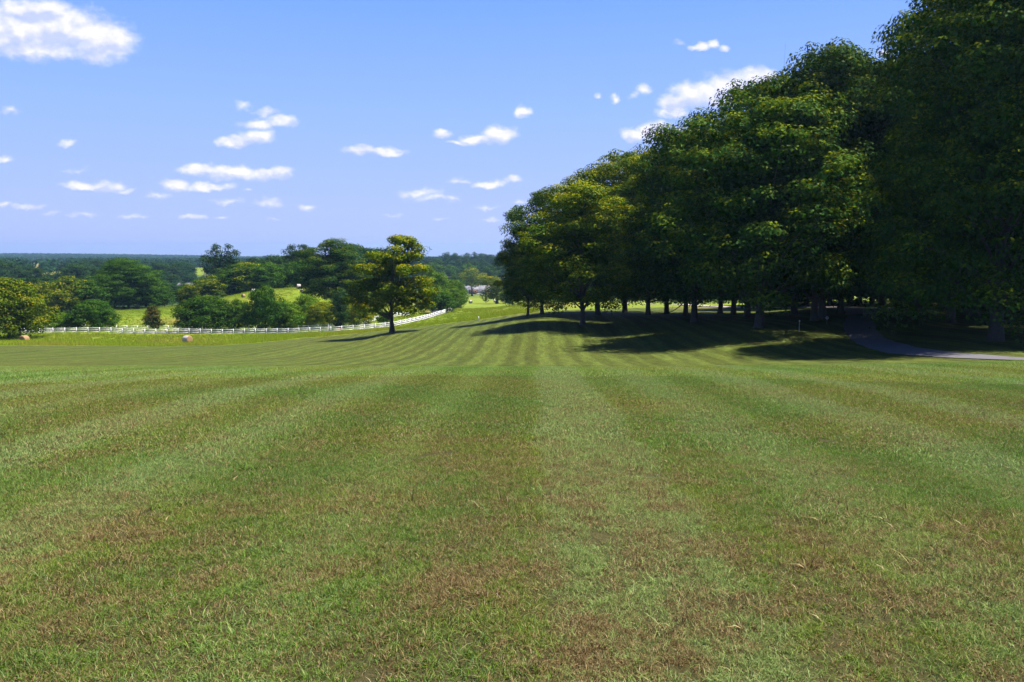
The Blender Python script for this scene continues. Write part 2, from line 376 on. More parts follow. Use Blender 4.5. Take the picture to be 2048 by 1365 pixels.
# ------------------------------------------------------------------ ground sheet
fr = np.arange(-44, 44.01, .25); bk = np.arange(47, 314, 4.0)
phs = np.radians(np.r_[fr, bk]); nr = 330
rad = np.exp(np.linspace(math.log(.45), math.log(6000), nr))
PH, RR = np.meshgrid(phs, rad)
PHw = np.where(PH > math.pi, PH-2*math.pi, PH)
GX = RR*np.sin(PHw); GY = RR*np.cos(PHw); GZ = height(GX, GY)
LD = [(-400,125),(0,127),(371,131),(500,140),(600,150),(700,152),(800,155),(900,158),(960,160),(1030,158),(1060,150),(1150,155),(1250,160),(1380,165),(1500,170),(1740,200),(2400,240)]
lda = np.array([math.atan((p-1024)/F) for p, d in LD]); ldr = np.array([d*math.hypot(1, (p-1024)/F) for p, d in LD])
def edge_f(x, y):
    ph = np.arctan2(x, y); r = np.hypot(x, y)
    return np.clip((r-np.interp(ph, lda, ldr)), -40, 40)
edge = edge_f(GX, GY)
def pxy(x, y): return 1024+F*x/np.maximum(y, 1)
PX = pxy(GX, GY)
def blob(px0, d0, wpx, wd): return np.clip(1.4-np.hypot((PX-px0)/wpx, (GY-d0)/wd), 0, 1)*(GY > 0)
tanm = np.maximum.reduce([blob(1050, 185, 50, 30)*.8, blob(1100, 230, 90, 40)*.5, blob(950, 185, 12, 8)*.7, blob(1400, 160, 60, 18)*.5, blob(95, 1500, 60, 1000), blob(330, 236, 60, 8)*.9, blob(852, 262, 9, 16)*1.0])
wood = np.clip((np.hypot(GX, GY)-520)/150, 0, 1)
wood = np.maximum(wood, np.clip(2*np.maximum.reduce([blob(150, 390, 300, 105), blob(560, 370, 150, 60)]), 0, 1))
for b in (blob(95, 1500, 50, 900), blob(400, 1100, 18, 220), blob(980, 640, 60, 60), blob(130, 4200, 0, 1) if False else blob(60, 2000, 40, 300)):
    wood = wood*(1-np.clip(b*2, 0, 1))
NA = len(phs)
V = np.c_[GX.ravel(), GY.ravel(), GZ.ravel()]
i = np.arange(nr-1)[:, None]*NA; j = np.arange(NA)[None]; j2 = (j+1) % NA
Fq = np.stack([i+j, i+NA+j, i+NA+j2, i+j2], -1).reshape(-1, 4)[:, ::-1]
V = np.r_[V, [[0, 0, hz(0.01, .46)]]]
cen = len(V)-1
tri = np.stack([np.full(NA, cen), np.arange(NA), (np.arange(NA)+1) % NA], -1)[:, ::-1]
z1 = lambda a: np.r_[a.ravel(), 0]
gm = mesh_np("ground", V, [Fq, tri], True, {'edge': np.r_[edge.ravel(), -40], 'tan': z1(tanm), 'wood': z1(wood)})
g = link("ground", gm, M['ground']); tag(g, kind='structure')
if gm.polygons[1000].normal.z < 0:
    gm.flip_normals()

# ------------------------------------------------------------------ roads following the ground
def densify(pts, step):
    P_ = [np.array(p, float) for p in pts]; out = []
    for k in range(len(P_)-1):
        p0 = P_[max(k-1, 0)]; p1 = P_[k]; p2 = P_[k+1]; p3 = P_[min(k+2, len(P_)-1)]
        m_ = max(2, int(np.linalg.norm(p2-p1)/step))
        for q in range(m_):
            u = q/m_
            out.append(.5*((2*p1)+(-p0+p2)*u+(2*p0-5*p1+4*p2-p3)*u*u+(-p0+3*p1-3*p2+p3)*u**3))
    out.append(P_[-1]); return np.array(out)
def ribbon(name, pxd, width, mat, lift=.05, step=1.5, label=None, nx=5):
    pts = densify([((p-1024)/F*d, d) for p, d in pxd], step)
    T = np.gradient(pts, axis=0); T /= np.linalg.norm(T, axis=1)[:, None]; N = np.c_[T[:, 1], -T[:, 0]]
    rng = np.random.default_rng(3); rows = []
    for k in np.linspace(-1, 1, nx):
        wob = (rng.random(len(pts))-.5)*.25*abs(k)
        rows.append(pts+N*((k*width/2)+wob)[:, None] if np.ndim(wob) else pts)
    G = np.array(rows)                       # nx, n, 2
    Z = height(G[..., 0], G[..., 1])+lift
    V = np.c_[G[..., 0].ravel(), G[..., 1].ravel(), Z.ravel()]; n_ = len(pts)
    a = np.arange(nx-1)[:, None]*n_; b = np.arange(n_-1)[None]
    Fq = np.stack([a+b, a+b+1, a+n_+b+1, a+n_+b], -1).reshape(-1, 4)
    me = mesh_np(name, V, Fq, True)
    if me.polygons[0].normal.z < 0: me.flip_normals()
    return tag(link(name, me, mat), label, kind='structure')
ribbon("road", [(3300,37),(2500,40),(2200,42.5),(2048,45.5),(1940,49.5),(1850,55),(1785,62),(1745,70),(1724,79),(1722,88),(1738,98),(1762,108),(1800,116)], 3.0, M['asphalt'])
ribbon("path", [(1120,390),(1180,345),(1240,300),(1285,240),(1330,205),(1400,172),(1450,156),(1530,142),(1620,128),(1700,112),(1722,92)], 3.0, M['gravel'], lift=.09, step=3)
ribbon("driveway", [(-300,193),(0,195),(371,197),(600,196),(700,195),(783,200),(835,214),(868,238),(874,262),(858,292),(835,330)], 4.0, M['asphalt'], lift=.07, step=3)
ribbon("highway", [(700,640),(905,632),(1060,628),(1300,620),(1600,640)], 9, M['asphalt'], lift=.3, step=12)

# ------------------------------------------------------------------ grass: blades near the camera, tufts in the meadow
def blades(rng, n, size, hgt, wid, lean=.9, seg=2, clumpy=0):
    c = (rng.random((n, 2))-.5)*size
    if clumpy:
        k = rng.random((clumpy, 2))*size-.5*size; sel = rng.integers(0, clumpy, n); mk = rng.random(n) < .45
        c[mk] = k[sel[mk]]+rng.normal(0, .022, (mk.sum(), 2))
    az = rng.random(n)*6.283; h = hgt*(.35+rng.random(n)**1.6*1.1); w_ = wid*(.6+.8*rng.random(n))
    ln = lean*(.15+rng.random(n)*.95)
    dx, dy = np.cos(az), np.sin(az); rs = rng.random(n)*6.283; sx, sy = np.cos(rs), np.sin(rs)
    rows = []; lv = [0, .55, 1.0] if seg == 2 else [0, 1.0]
    for q, u in enumerate(lv):
        off = h*ln*u**1.5; zz = h*(u-.35*ln*u*u)
        cx = c[:, 0]+dx*off; cy = c[:, 1]+dy*off
        if q == len(lv)-1: rows.append(np.c_[cx, cy, zz])
        else:
            ww = w_*(1-.35*u)*.5
            rows.append(np.c_[cx-sx*ww, cy-sy*ww, zz]); rows.append(np.c_[cx+sx*ww, cy+sy*ww, zz])
    k = len(rows); V = np.stack(rows, 1).reshape(-1, 3); b = np.arange(n)[:, None]*k
    fs = [b+np.array([[0, 1, 3, 2]]), b+np.array([[2, 3, 4]])] if seg == 2 else [b+np.array([[0, 1, 2]])]
    return V, fs, np.repeat(rng.random(n), k)
def patch_collection(name, specs, mat):
    c = bpy.data.collections.new(name)
    for q, (n_, size, h_, w_, lean, seg, cl) in enumerate(specs):
        V, fs, r = blades(np.random.default_rng(100+q), n_, size, h_, w_, lean, seg, cl)
        me = mesh_np(name+"_blades", V, fs, False, {'rnd': r}); me.materials.append(mat)
        c.objects.link(bpy.data.objects.new(name+"_patch", me))
    return c
def scatter_obj(name, pts, normals, kinds, scales, coll, label, seed=1):
    rng = random.Random(seed); me = bpy.data.meshes.new(name)
    me.vertices.add(len(pts)); me.vertices.foreach_set('co', np.asarray(pts, np.float32).ravel())
    rot = []
    for nn in normals:
        q = Vector(nn).to_track_quat('Z', 'Y') @ Euler((0, 0, rng.random()*6.283)).to_quaternion()
        rot.extend(q.to_euler())
    a = me.attributes.new('rot', 'FLOAT_VECTOR', 'POINT'); a.data.foreach_set('vector', np.array(rot, np.float32))
    a = me.attributes.new('kindi', 'INT', 'POINT'); a.data.foreach_set('value', np.asarray(kinds, np.int32))
    a = me.attributes.new('scl', 'FLOAT', 'POINT'); a.data.foreach_set('value', np.asarray(scales, np.float32))
    o = bpy.data.objects.new(name, me); COL.objects.link(o); tag(o, label, 'grass', kind='stuff')
    ng = bpy.data.node_groups.new(name+"_scatter", 'GeometryNodeTree')
    ng.interface.new_socket('Geometry', in_out='INPUT', socket_type='NodeSocketGeometry')
    ng.interface.new_socket('Geometry', in_out='OUTPUT', socket_type='NodeSocketGeometry')
    N = ng.nodes; L = ng.links
    gi = N.new('NodeGroupInput'); go = N.new('NodeGroupOutput'); ip = N.new('GeometryNodeInstanceOnPoints')
    ci = N.new('GeometryNodeCollectionInfo'); ci.inputs[0].default_value = coll
    ci.inputs['Separate Children'].default_value = True; ci.inputs['Reset Children'].default_value = True
    def att(nm, ty):
        q = N.new('GeometryNodeInputNamedAttribute'); q.data_type = ty; q.inputs[0].default_value = nm; return q.outputs[0]
    e2r = N.new('FunctionNodeEulerToRotation'); L.new(att('rot', 'FLOAT_VECTOR'), e2r.inputs[0])
    L.new(gi.outputs[0], ip.inputs['Points']); L.new(ci.outputs[0], ip.inputs['Instance']); ip.inputs['Pick Instance'].default_value = True
    L.new(att('kindi', 'INT'), ip.inputs['Instance Index']); L.new(e2r.outputs[0], ip.inputs['Rotation'])
    cv = N.new('ShaderNodeCombineXYZ')
    s_ = att('scl', 'FLOAT')
    for q in range(3): L.new(s_, cv.inputs[q])
    L.new(cv.outputs[0], ip.inputs['Scale']); L.new(ip.outputs[0], go.inputs[0])
    md = o.modifiers.new("scatter", 'NODES'); md.node_group = ng
    return o
def normals_at(x, y, e=.4):
    zx = (height(x+e, y)-height(x-e, y))/(2*e); zy = (height(x, y+e)-height(x, y-e))/(2*e)
    return np.c_[-zx, -zy, np.ones_like(zx)]
sp = [(10000, .8, .036, .0034, 1.5, 2, 40)]*4 + [(4200, .8, .038, .0060, 1.4, 2, 24)]*3 + [(1300, .9, .045, .013, 1.2, 1, 12)]*3 + [(300, .8, .10, .0040, 1.2, 2, 9)]*2 + [(90, .5, .075, .010, 1.5, 2, 2)]*2
lawn_coll = patch_collection("lawn", sp, M['blade'])
for o_ in list(lawn_coll.objects)[7:10]: o_.data.materials[0] = M['blade_far']
rng = np.random.default_rng(5)
pts = []; kinds = []; scl = []
def ring(r0, r1, step, ks, s=1.0, prob=1.0, lim=.66):
    gx = np.arange(-r1, r1, step); X, Y = np.meshgrid(gx, np.arange(0, r1, step))
    X = (X+rng.uniform(-.3, .3, X.shape)*step).ravel(); Y = (Y+rng.uniform(-.3, .3, Y.shape)*step).ravel()
    r = np.hypot(X, Y); k = (r >= r0) & (r < r1) & (np.abs(np.arctan2(X, Y)) < lim) & (rng.random(len(X)) < prob)
    X, Y = X[k], Y[k]; pts.append(np.c_[X, Y]); kinds.append(rng.choice(ks, len(X))); scl.append(np.full(len(X), s)*rng.uniform(.85, 1.15, len(X)))
ring(1.6, 8.5, .55, [0, 1, 2, 3], lim=.85); ring(8.5, 19, .54, [4, 5, 6]); ring(19, 46, .64, [7, 8, 9])
ring(1.6, 16, .9, [10, 11], prob=.4, lim=.85); ring(1.6, 14, .9, [12, 13], prob=.22, lim=.85)
pts = np.concatenate(pts); kinds = np.concatenate(kinds); scl = np.concatenate(scl)
order = {k: k for k in range(12)}
P3 = np.c_[pts, height(pts[:, 0], pts[:, 1])-.004]
scatter_obj("lawn_grass", P3, normals_at(pts[:, 0], pts[:, 1]), kinds, scl, lawn_coll, "short mown lawn grass covering the foreground with green and straw brown blades")
tuft = patch_collection("tall", [(46, 1.3, .55, .05, .5, 1, 4)]*3, M['tall'])
tx, ty = [], []
for (p0, p1, d0, d1, nn) in ((-120, 1080, 128, 185, 9000), (-120, 1050, 188, 290, 9000)):
    p = rng.uniform(p0, p1, nn); d = np.sqrt(rng.uniform(d0**2, d1**2, nn)); tx.append((p-1024)/F*d); ty.append(d)
tx = np.concatenate(tx); ty = np.concatenate(ty)
k = (edge_f(tx, ty) > .5)
dr = densify([((p-1024)/F*d, d) for p, d in [(-300,193),(0,195),(371,197),(600,196),(700,195),(783,200),(835,214),(868,238),(874,262),(858,292)]], 3)
k &= np.min(np.hypot(tx[:, None]-dr[None, :, 0], ty[:, None]-dr[None, :, 1]), axis=1) > 3.2
tx, ty = tx[k], ty[k]
P3 = np.c_[tx, ty, height(tx, ty)-.02]
scatter_obj("meadow_grass", P3, np.tile([0, 0, 1.], (len(tx), 1)), rng.integers(0, 3, len(tx)), rng.uniform(.5, 1.1, len(tx)), tuft, "tall yellow green meadow grass around the white fences")

# ------------------------------------------------------------------ trees
def tube(path, radii, n=8):
    path = np.array(path, float); m_ = len(path); T = np.gradient(path, axis=0); T /= np.maximum(np.linalg.norm(T, axis=1), 1e-9)[:, None]
    up = np.array([0, 0, 1.]) if abs(T[0, 2]) < .9 else np.array([1., 0, 0])
    V = []
    for k_ in range(m_):
        a = np.cross(T[k_], up); a /= max(np.linalg.norm(a), 1e-9); b = np.cross(T[k_], a)
        th = np.arange(n)/n*2*math.pi
        V.append(path[k_]+radii[k_]*(np.cos(th)[:, None]*a+np.sin(th)[:, None]*b))
    V = np.concatenate(V); i = np.arange(m_-1)[:, None]*n; j = np.arange(n)[None]; j2 = (j+1) % n
    return V, np.stack([i+j, i+j2, i+n+j2, i+n+j], -1).reshape(-1, 4)
def join(parts):
    Vs, Fs, o = [], [], 0
    for v, f in parts: Vs.append(v); Fs.append(f+o); o += len(v)
    return np.concatenate(Vs), np.concatenate(Fs)
def bezier(a, b, c, n_=7):
    u = np.linspace(0, 1, n_)[:, None]; return (1-u)**2*a+2*u*(1-u)*b+u*u*c
def trunk_mesh(rng, H, hb, r0, targets, nlimb=16, n=9, lean=(0, 0), twigs=0):
    top = np.array([lean[0], lean[1], H*.86]); parts = []
    pth = [np.array([0, 0, -.4])]; rr = [r0*1.75]
    for u in (0.0, .02, .06, .15, .3, .45, .6, .75, .9, 1):
        w_ = rng.normal(0, .012*H, 3)*np.array([1, 1, 0])*min(1, u*3); pth.append(top*u+w_)
        rr.append(r0*(1.45 if u == 0 else 1.2 if u == .02 else 1.05 if u == .06 else (1-.93*u**.8)))
    parts.append(tube(pth, rr, n)); pth = np.array(pth)
    tg = targets[rng.permutation(len(targets))[:nlimb]]
    for q in tg:
        hh = np.clip(q[2]*rng.uniform(.35, .72), max(hb*.75, 1.2), H*.8); a = np.array([np.interp(hh, pth[:, 2], pth[:, c_]) for c_ in range(3)])
        mid = a*.45+q*.55+np.array([0, 0, rng.uniform(-.02, .08)*H]); ra = r0*(.42-.3*hh/H)
        parts.append(tube(bezier(a, mid, q), np.linspace(ra, ra*.12, 7), 6))
        for _ in range(twigs):
            u = rng.uniform(.45, .95); b0 = (1-u)**2*a+2*u*(1-u)*mid+u*u*q; e = b0+rng.normal(0, .07*H, 3)+np.array([0, 0, .03*H])
            parts.append(tube(bezier(b0, (b0+e)/2+rng.normal(0, .01*H, 3), e, 4), np.linspace(ra*.25, ra*.05, 4), 4))
    return join(parts)
def crown_mesh(rng, lobes, cr, per, leaf, nclump, axis=(0, 0), fill=.12, upb=.35, under=.5):
    """lobes (k,6): centre xyz, radii xyz. clumps sit on the lobes, leaves on the clumps"""
    lobes = np.asarray(lobes, float)
    area = (lobes[:, 3]*lobes[:, 5]); pr = area/area.sum(); li = rng.choice(len(lobes), nclump, p=pr)
    d = rng.normal(0, 1, (nclump, 3)); c0 = np.array([axis[0], axis[1], lobes[:, 2].mean()])
    out = lobes[li, :3]-c0; out /= np.maximum(np.linalg.norm(out, axis=1), .3)[:, None]
    d += out*.7+np.array([0, 0, upb]); d /= np.linalg.norm(d, axis=1)[:, None]
    C = lobes[li, :3]+d*lobes[li, 3:]*rng.uniform(.68, 1.10, nclump)[:, None]
    cs_ = cr*rng.uniform(.55, 1.3, nclump)
    cnt = np.maximum(4, (per*(cs_/cr)**2*rng.uniform(.7, 1.2, nclump)).astype(int)); idx = np.repeat(np.arange(nclump), cnt); n_ = len(idx)
    e = rng.normal(0, 1, (n_, 3)); e[:, 2] = np.abs(e[:, 2])*np.where(rng.random(n_) < under*.5, -1, 1); e /= np.linalg.norm(e, axis=1)[:, None]
    rad_ = 1.05-.4*rng.random(n_)**1.8; S3 = np.array([1.15, 1.15, .68])
    Pl = C[idx]+e*S3*(cs_[idx]*rad_)[:, None]
    Pl += d[idx]*np.array([1, 1, 0])*(cs_[idx]*.35*rng.random(n_))[:, None]
    nf = int(n_*fill)
    nrm = e*1.0+np.array([0, 0, .35])+rng.normal(0, .33, (n_, 3))+d[idx]*.25
    tip = np.clip(.5+.5*e[:, 2]*rad_+.15*rng.normal(0, 1, n_), 0, 1)  # upward leaves take more tip colour: autumn tint plus painted sunlight on clump tops
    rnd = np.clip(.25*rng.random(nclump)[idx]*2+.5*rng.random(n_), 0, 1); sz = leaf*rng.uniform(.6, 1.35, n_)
    if nf:
        l2 = rng.integers(0, len(lobes), nf); q = rng.normal(0, .45, (nf, 3))
        Pf = c0+(lobes[l2, :3]-c0)*rng.uniform(.25, .95, nf)[:, None]+q*lobes[l2, 3:]*.7
        Pl = np.r_[Pl, Pf]; nrm = np.r_[nrm, rng.normal(0, 1, (nf, 3))]; tip = np.r_[tip, np.zeros(nf)]; rnd = np.r_[rnd, rng.random(nf)*.3]; sz = np.r_[sz, leaf*rng.uniform(1.2, 2.4, nf)]  # inner filler leaves coloured darker, shade inside the crown painted in
    nrm /= np.linalg.norm(nrm, axis=1)[:, None]; n_ = len(Pl)
    a = np.cross(nrm, rng.normal(0, 1, (n_, 3))); a /= np.linalg.norm(a, axis=1)[:, None]; b = np.cross(nrm, a)
    sz = sz[:, None]; fold = nrm*sz*.14
    V = np.stack([Pl-a*sz*.55, Pl-b*sz*.42+fold, Pl+a*sz*.6, Pl+b*sz*.42+fold], 1).reshape(-1, 3)
    Fq = (np.arange(n_)[:, None]*4+np.arange(4)[None])
    return V, Fq, {'rnd': np.repeat(rnd, 4), 'tip': np.repeat(tip, 4)}, C
def auto_lobes(rng, H, R, hb, n=26, shape='round', flat=.8):
    L = []; golden = 2.399963
    for k_ in range(n):
        t = (k_+.5)/n
        if shape == 'skirt': pr = (max(0, 1-max(0, (t-.40)/.62)**2.6))**.55*(.80+.2*min(1, t/.15))
        elif shape == 'round': pr = (max(0, 1-abs(2*t**.95-.85)**2.4/1.3))**.62
        elif shape == 'cone': pr = (1-t)**.7*(.55+.45*min(1, t*6))
        elif shape == 'column': pr = math.sin(math.pi*min(1, .12+t*.86))**.45
        else: pr = (max(0, 1-abs(2*t-1)**2.2))**.55
        lr = R*rng.uniform(.30, .44)*(1 if t < .8 else .8); rr = max(0, R*pr*rng.uniform(.76, 1.14)-lr*.75)
        if shape == 'column': lr = R*.6; rr = R*pr*.45
        th = k_*golden+rng.uniform(-.3, .3); z = hb+lr*.6+(H-hb-lr*1.3)*t
        L.append((rr*math.cos(th), rr*math.sin(th), z, lr, lr, lr*flat))
    for k_ in range(max(2, n//8)):
        L.append((rng.normal(0, R*.1), rng.normal(0, R*.1), hb+(H-hb)*rng.uniform(.35, .85), R*.45, R*.45, R*.4))
    return np.array(L)
ORD = "first second third fourth fifth sixth seventh eighth ninth tenth eleventh twelfth thirteenth fourteenth fifteenth sixteenth seventeenth eighteenth nineteenth twentieth".split()
ORD += ["twenty "+o_ for o_ in ORD[:9]]
PROTO = {}
def make_proto(key, seed, H, R, hb, leaf, cr, nclump, per, shape='round', nl=26, r0=.4, limbs=16, fill=.12, under=.5, tw=0):
    rg = np.random.default_rng(seed); lb = auto_lobes(rg, H, R, hb, nl, shape)
    V, Fq, at_, C = crown_mesh(rg, lb, cr, per, leaf, nclump, fill=fill, under=under)
    cm = mesh_np(key+"_crown", V, Fq, False, at_); cm.materials.append(M['leaf_mid'])
    tv, tf = trunk_mesh(rg, H, hb, r0, C, limbs, twigs=tw); tm = mesh_np(key+"_trunk", tv, tf, True); tm.materials.append(M['bark'])
    PROTO.setdefault(key, []).append((cm, tm, H, R))
for q in range(5): make_proto('maple', 11+q, 25, 8.5, 2.6, .29, 1.65, 350, 175, 'skirt', nl=30, r0=.40, limbs=26, tw=1, fill=.10, under=.35)
for q in range(2): make_proto('tallmaple', 31+q, 28, 7.5, 2.6, .29, 1.65, 350, 175, 'skirt', nl=30, r0=.36, limbs=26, tw=1, fill=.10, under=.35)
for q in range(3): make_proto('field', 41+q, 9, 5, .6, .25, .85, 480, 50, 'skirt', nl=22, r0=.2, limbs=14, under=.8)
for q in range(2): make_proto('shrub', 51+q, 4, 2.6, .1, .2, .5, 220, 22, nl=14, r0=.08, limbs=8, under=1)
for q in range(4): make_proto('wood', 61+q, 15, 6, .6, .46, 1.35, 280, 28, 'skirt', nl=20, r0=.3, limbs=8, fill=.2, under=.6)
make_proto('bigmaple', 91, 33, 9.4, 1.0, .25, 1.7, 620, 200, 'skirt', nl=60, r0=.5, limbs=34, tw=1, fill=.10, under=.35)
make_proto('cone', 71, 9, 3.2, 1.0, .3, .7, 300, 24, 'cone', nl=18, r0=.18)
make_proto('column', 81, 10, 1.75, .9, .2, .5, 420, 24, 'column', nl=18, r0=.16, limbs=6, under=1)
def place_tree(kind, label, px, d, H, R=None, mat='leaf_mid', cat='tree', group=None, name=None, var=None, rz=None, z=None, bare=True, xy=None):
    pr = PROTO[kind]; rs = random.Random(int(px*7+d*13)); cm, tm, PH_, PR_ = pr[rs.randrange(len(pr)) if var is None else var]
    if xy: x, y = xy; zz = hz(x, y)
    else: x, y, zz = at(px, d)
    if z is not None: zz = z
    t = thing(name or 'tree', label, cat, (x, y, zz), rs.random()*6.283 if rz is None else rz, group)
    sz = H/PH_; sx = (R/PR_) if R else sz; t.scale = (sx, sx, sz)
    c = bpy.data.objects.new('crown', cm); COL.objects.link(c); c.parent = t
    c.material_slots[0].link = 'OBJECT'; c.material_slots[0].material = M[mat]
    b = bpy.data.objects.new('trunk', tm); COL.objects.link(b); b.parent = t
    return t
def custom_tree(name, label, px, d, lob, leaf, cr, nclump, per, mat, r0, seed=1, depth=.8, limbs=16, group=None, base=None, fork=None, lean=(0, 0), fill=.1, twigs=1, bare=None, cat='tree'):
    """lob: lobes as (px,py,rx,ry) on the photograph at the tree's own distance; each gets real depth"""
    rg = np.random.default_rng(seed); x, y, z = at(px, d); s = d/F
    if base: y0 = base
    L = []
    P0 = np.array([(a-px)*s for a, b, c, e in lob]); Rm = max(abs(P0))+1e-3
    zt = lambda py: (EYE - t_at(py)*d) - z
    for (a, b, c, e) in lob:
        xo = (a-px)*s; rx, rz_ = c*s, e*s; span = math.sqrt(max(0, 1-(xo/(Rm*1.15))**2))*Rm*depth
        for k_ in range(3 if span > rx*.8 else 2 if span > rx*.4 else 1):
            yo = (rg.uniform(-span, span) if k_ else rg.uniform(-.3, .3)*span)
            if b < lob_top(lob)+30*(1/s)*.06: yo *= .4
            L.append((xo+rg.normal(0, .15*rx), yo, zt(b)+rg.normal(0, .15*rz_), rx, rx, rz_))
    V, Fq, at_, C = crown_mesh(rg, np.array(L), cr, per, leaf, nclump, fill=fill, under=.6)
    H = max(c[2] for c in L)*1.0
    t = thing(name, label, cat, (x, y, z), 0, group)
    link('crown', mesh_np(name+"_crown", V, Fq, False, at_), M[mat], t)
    tv, tf = trunk_mesh(rg, H, H*.18, r0, C, limbs, lean=lean, twigs=twigs)
    if bare is not None:
        parts = [(tv, tf)]
        a = np.array([bare[0][0]*1., 0, bare[0][2]])
        for k_ in range(bare[2]):
            e = np.array([bare[1][0]+rg.normal(0, .8), rg.normal(0, .8), bare[1][2]+rg.normal(0, .7)])
            md = (a+e)/2+rg.normal(0, .25, 3); pa = bezier(a, md, e, 6); parts.append(tube(pa, np.linspace(.06, .012, 6), 5))
            for _ in range(4):
                u = rg.integers(2, 6); e2 = pa[u]+rg.normal(0, .55, 3)+[0, 0, .35]; parts.append(tube(bezier(pa[u], (pa[u]+e2)/2+rg.normal(0, .08, 3), e2, 4), np.linspace(.022, .008, 4), 4))
        tv, tf = join(parts)
    link('trunk', mesh_np(name+"_trunk", tv, tf, True), M['bark'], t)
    return t
def lob_top(l): return min(b-e for a, b, c, e in l)

# --- the lone tree in the middle of the lawn
lone = [(803,487,17,8),(793,482,12,7),(818,486,12,7),(832,494,8,6),(838,502,7,5),(797,503,8,7),(775,521,20,9),(800,522,16,9),(752,514,13,6),(826,512,12,6),
 (738,540,16,8),(757,540,15,8),(838,540,18,7),(783,543,22,12),(812,543,16,9),(722,580,16,8),(738,572,16,8),(712,600,12,9),(752,566,18,10),(834,567,22,10),
 (852,588,14,9),(842,602,14,7),(792,578,20,13),(773,590,18,12),(724,614,14,7),(742,612,14,8),(757,610,16,11),(801,606,18,9),(815,592,16,9),(826,620,18,6),(806,618,14,6),(846,612,12,5)]
custom_tree("lone_tree", "lone olive green tree with orange tips standing on the striped lawn by the white fence", 783, 134, lone, .27, .8, 780, 46, 'leaf_olive', .42, 5,
            limbs=30, twigs=2, bare=((-.2, 0, 11.2), (-1.3, 0, 14.4), 7), fill=.06)
custom_tree("yellow_tree", "yellow topped green tree with forked trunk casting a shadow on the far hay field", 994, 400,
            [(983,561,11,7),(976,570,8,7),(994,566,9,7),(998,575,9,7),(984,578,9,6),(974,590,9,8),(988,590,10,8),(978,598,9,5),(1000,591,10,6),(1016,586,11,7),(1024,591,9,6),(1008,596,12,5)],
            .5, 1.3, 260, 26, 'leaf_yellowgreen', .8, 8, limbs=14, twigs=0)
custom_tree("airy_tree", "tall airy tree with separate rounded tufts rising above the wood on the left", 444, 335,
            [(417,514,9,8),(413,524,8,8),(437,501,10,8),(429,508,9,8),(460,501,11,8),(474,511,9,9),(452,512,12,9),(430,524,14,9),(455,528,16,10),(472,526,10,8),(418,541,11,9),(438,546,16,12),(462,548,16,12),(425,560,14,10),(450,566,20,12)],
            .42, 1.1, 330, 24, 'leaf_deep', .5, 9, limbs=18, twigs=0)
custom_tree("airy_tree", "dark airy tree poking above the woods left of the lone tree", 597, 372,
            [(578,504,8,6),(590,500,9,7),(606,497,9,7),(617,503,8,7),(622,512,7,6),(598,511,14,8),(612,518,12,8),(584,516,12,8),(572,522,10,8),(598,528,20,10)],
            .42, 1.1, 260, 24, 'leaf_deep', .5, 19, limbs=14, twigs=0)

custom_tree("tree", "olive green tree in front of the pale buildings far down the field", 944, 600,
            [(944,545,13,7),(931,554,13,8),(957,554,13,8),(944,559,19,9),(926,563,8,5),(962,564,9,5),(944,567,14,5)],
            .6, 1.7, 200, 26, 'leaf_yellowgreen', .7, 28, limbs=12, twigs=0)
# --- trees around the white fences, left to right
FT = [
 ('field', "broad yellowish green tree at the left edge beside a half hidden hay bale", 14, 170, 12.8, 7.4, 'leaf_olive'),
 ('field', "small round bush tree behind the white fence next to the left edge tree", 122, 199, 4.4, 3.2, 'leaf_light'),
 ('field', "spreading green tree with split trunk behind the white fence at left", 186, 200, 7.7, 4.9, 'leaf_mid'),
 ('cone', "little egg shaped tree with a reddish top standing alone behind the fence", 303, 201, 6.4, 2.7, 'leaf_redtip'),
 ('field', "large rounded green tree right behind the fence above the round hay bale", 406, 198, 8.8, 6.9, 'leaf_mid'),
 ('field', "thin pale topped tree squeezed between two big round trees at the fence", 474, 203, 7.8, 3.4, 'leaf_light'),
 ('field', "tall dark green pointed tree where the fence disappears", 530, 199, 11.4, 4.6, 'leaf_mid'),
 ('field', "yellow green rounded tree leaning against the tall dark pointed tree", 570, 202, 7.6, 3.9, 'leaf_light'),
 ('field', "pale green bushy tree behind the fence left of the dark column tree", 612, 212, 8.0, 3.9, 'leaf_light'),
 ('field', "yellow green shrub tree touching the left side of the dark column tree", 645, 206, 6.8, 3.8, 'leaf_yellowgreen'),
 ('column', "dark green column shaped evergreen standing on reddish mulch at the fence", 680, 197, 9.9, 2.1, 'leaf_deep'),
 ('field', "yellow green shrub tree just right of the dark column evergreen", 712, 206, 6.2, 3.6, 'leaf_yellowgreen'),
 ('shrub', "small dark shrub between the fences just left of the lone tree trunk", 768, 201, 3.6, 1.8, 'leaf_mid'),
 ('maple', "massive dark green tree behind the column evergreen", 668, 236, 20.5, 9.8, 'leaf_maple'),
 ('field', "light green tree behind the right side of the lone tree", 868, 300, 13.6, 6.0, 'leaf_light'),
 ('field', "light green rounded tree beyond the driveway at the far fence end", 900, 305, 10.5, 6.0, 'leaf_light'),
 ('field', "dark trunked round green tree at the driveway bend beside the fence", 881, 248, 7.0, 4.4, 'leaf_mid'),
 ('field', "rounded green tree right beside the far end of the white fence", 907, 283, 7.4, 4.0, 'leaf_light'),
 ('field', "small green tree filling the gap under the lone tree's left boughs", 735, 262, 7.5, 5.0, 'leaf_mid'),
 ('field', "bluish green tree left of the olive tree near the far road", 909, 560, 14.0, 7.5, 'leaf_mid'),
]
for kd, lb, px, d, H, R, mt in FT:
    place_tree(kd, lb, px, d, H, R, mt, name='shrub' if kd == 'shrub' else 'tree', cat='shrub' if kd == 'shrub' else 'tree')

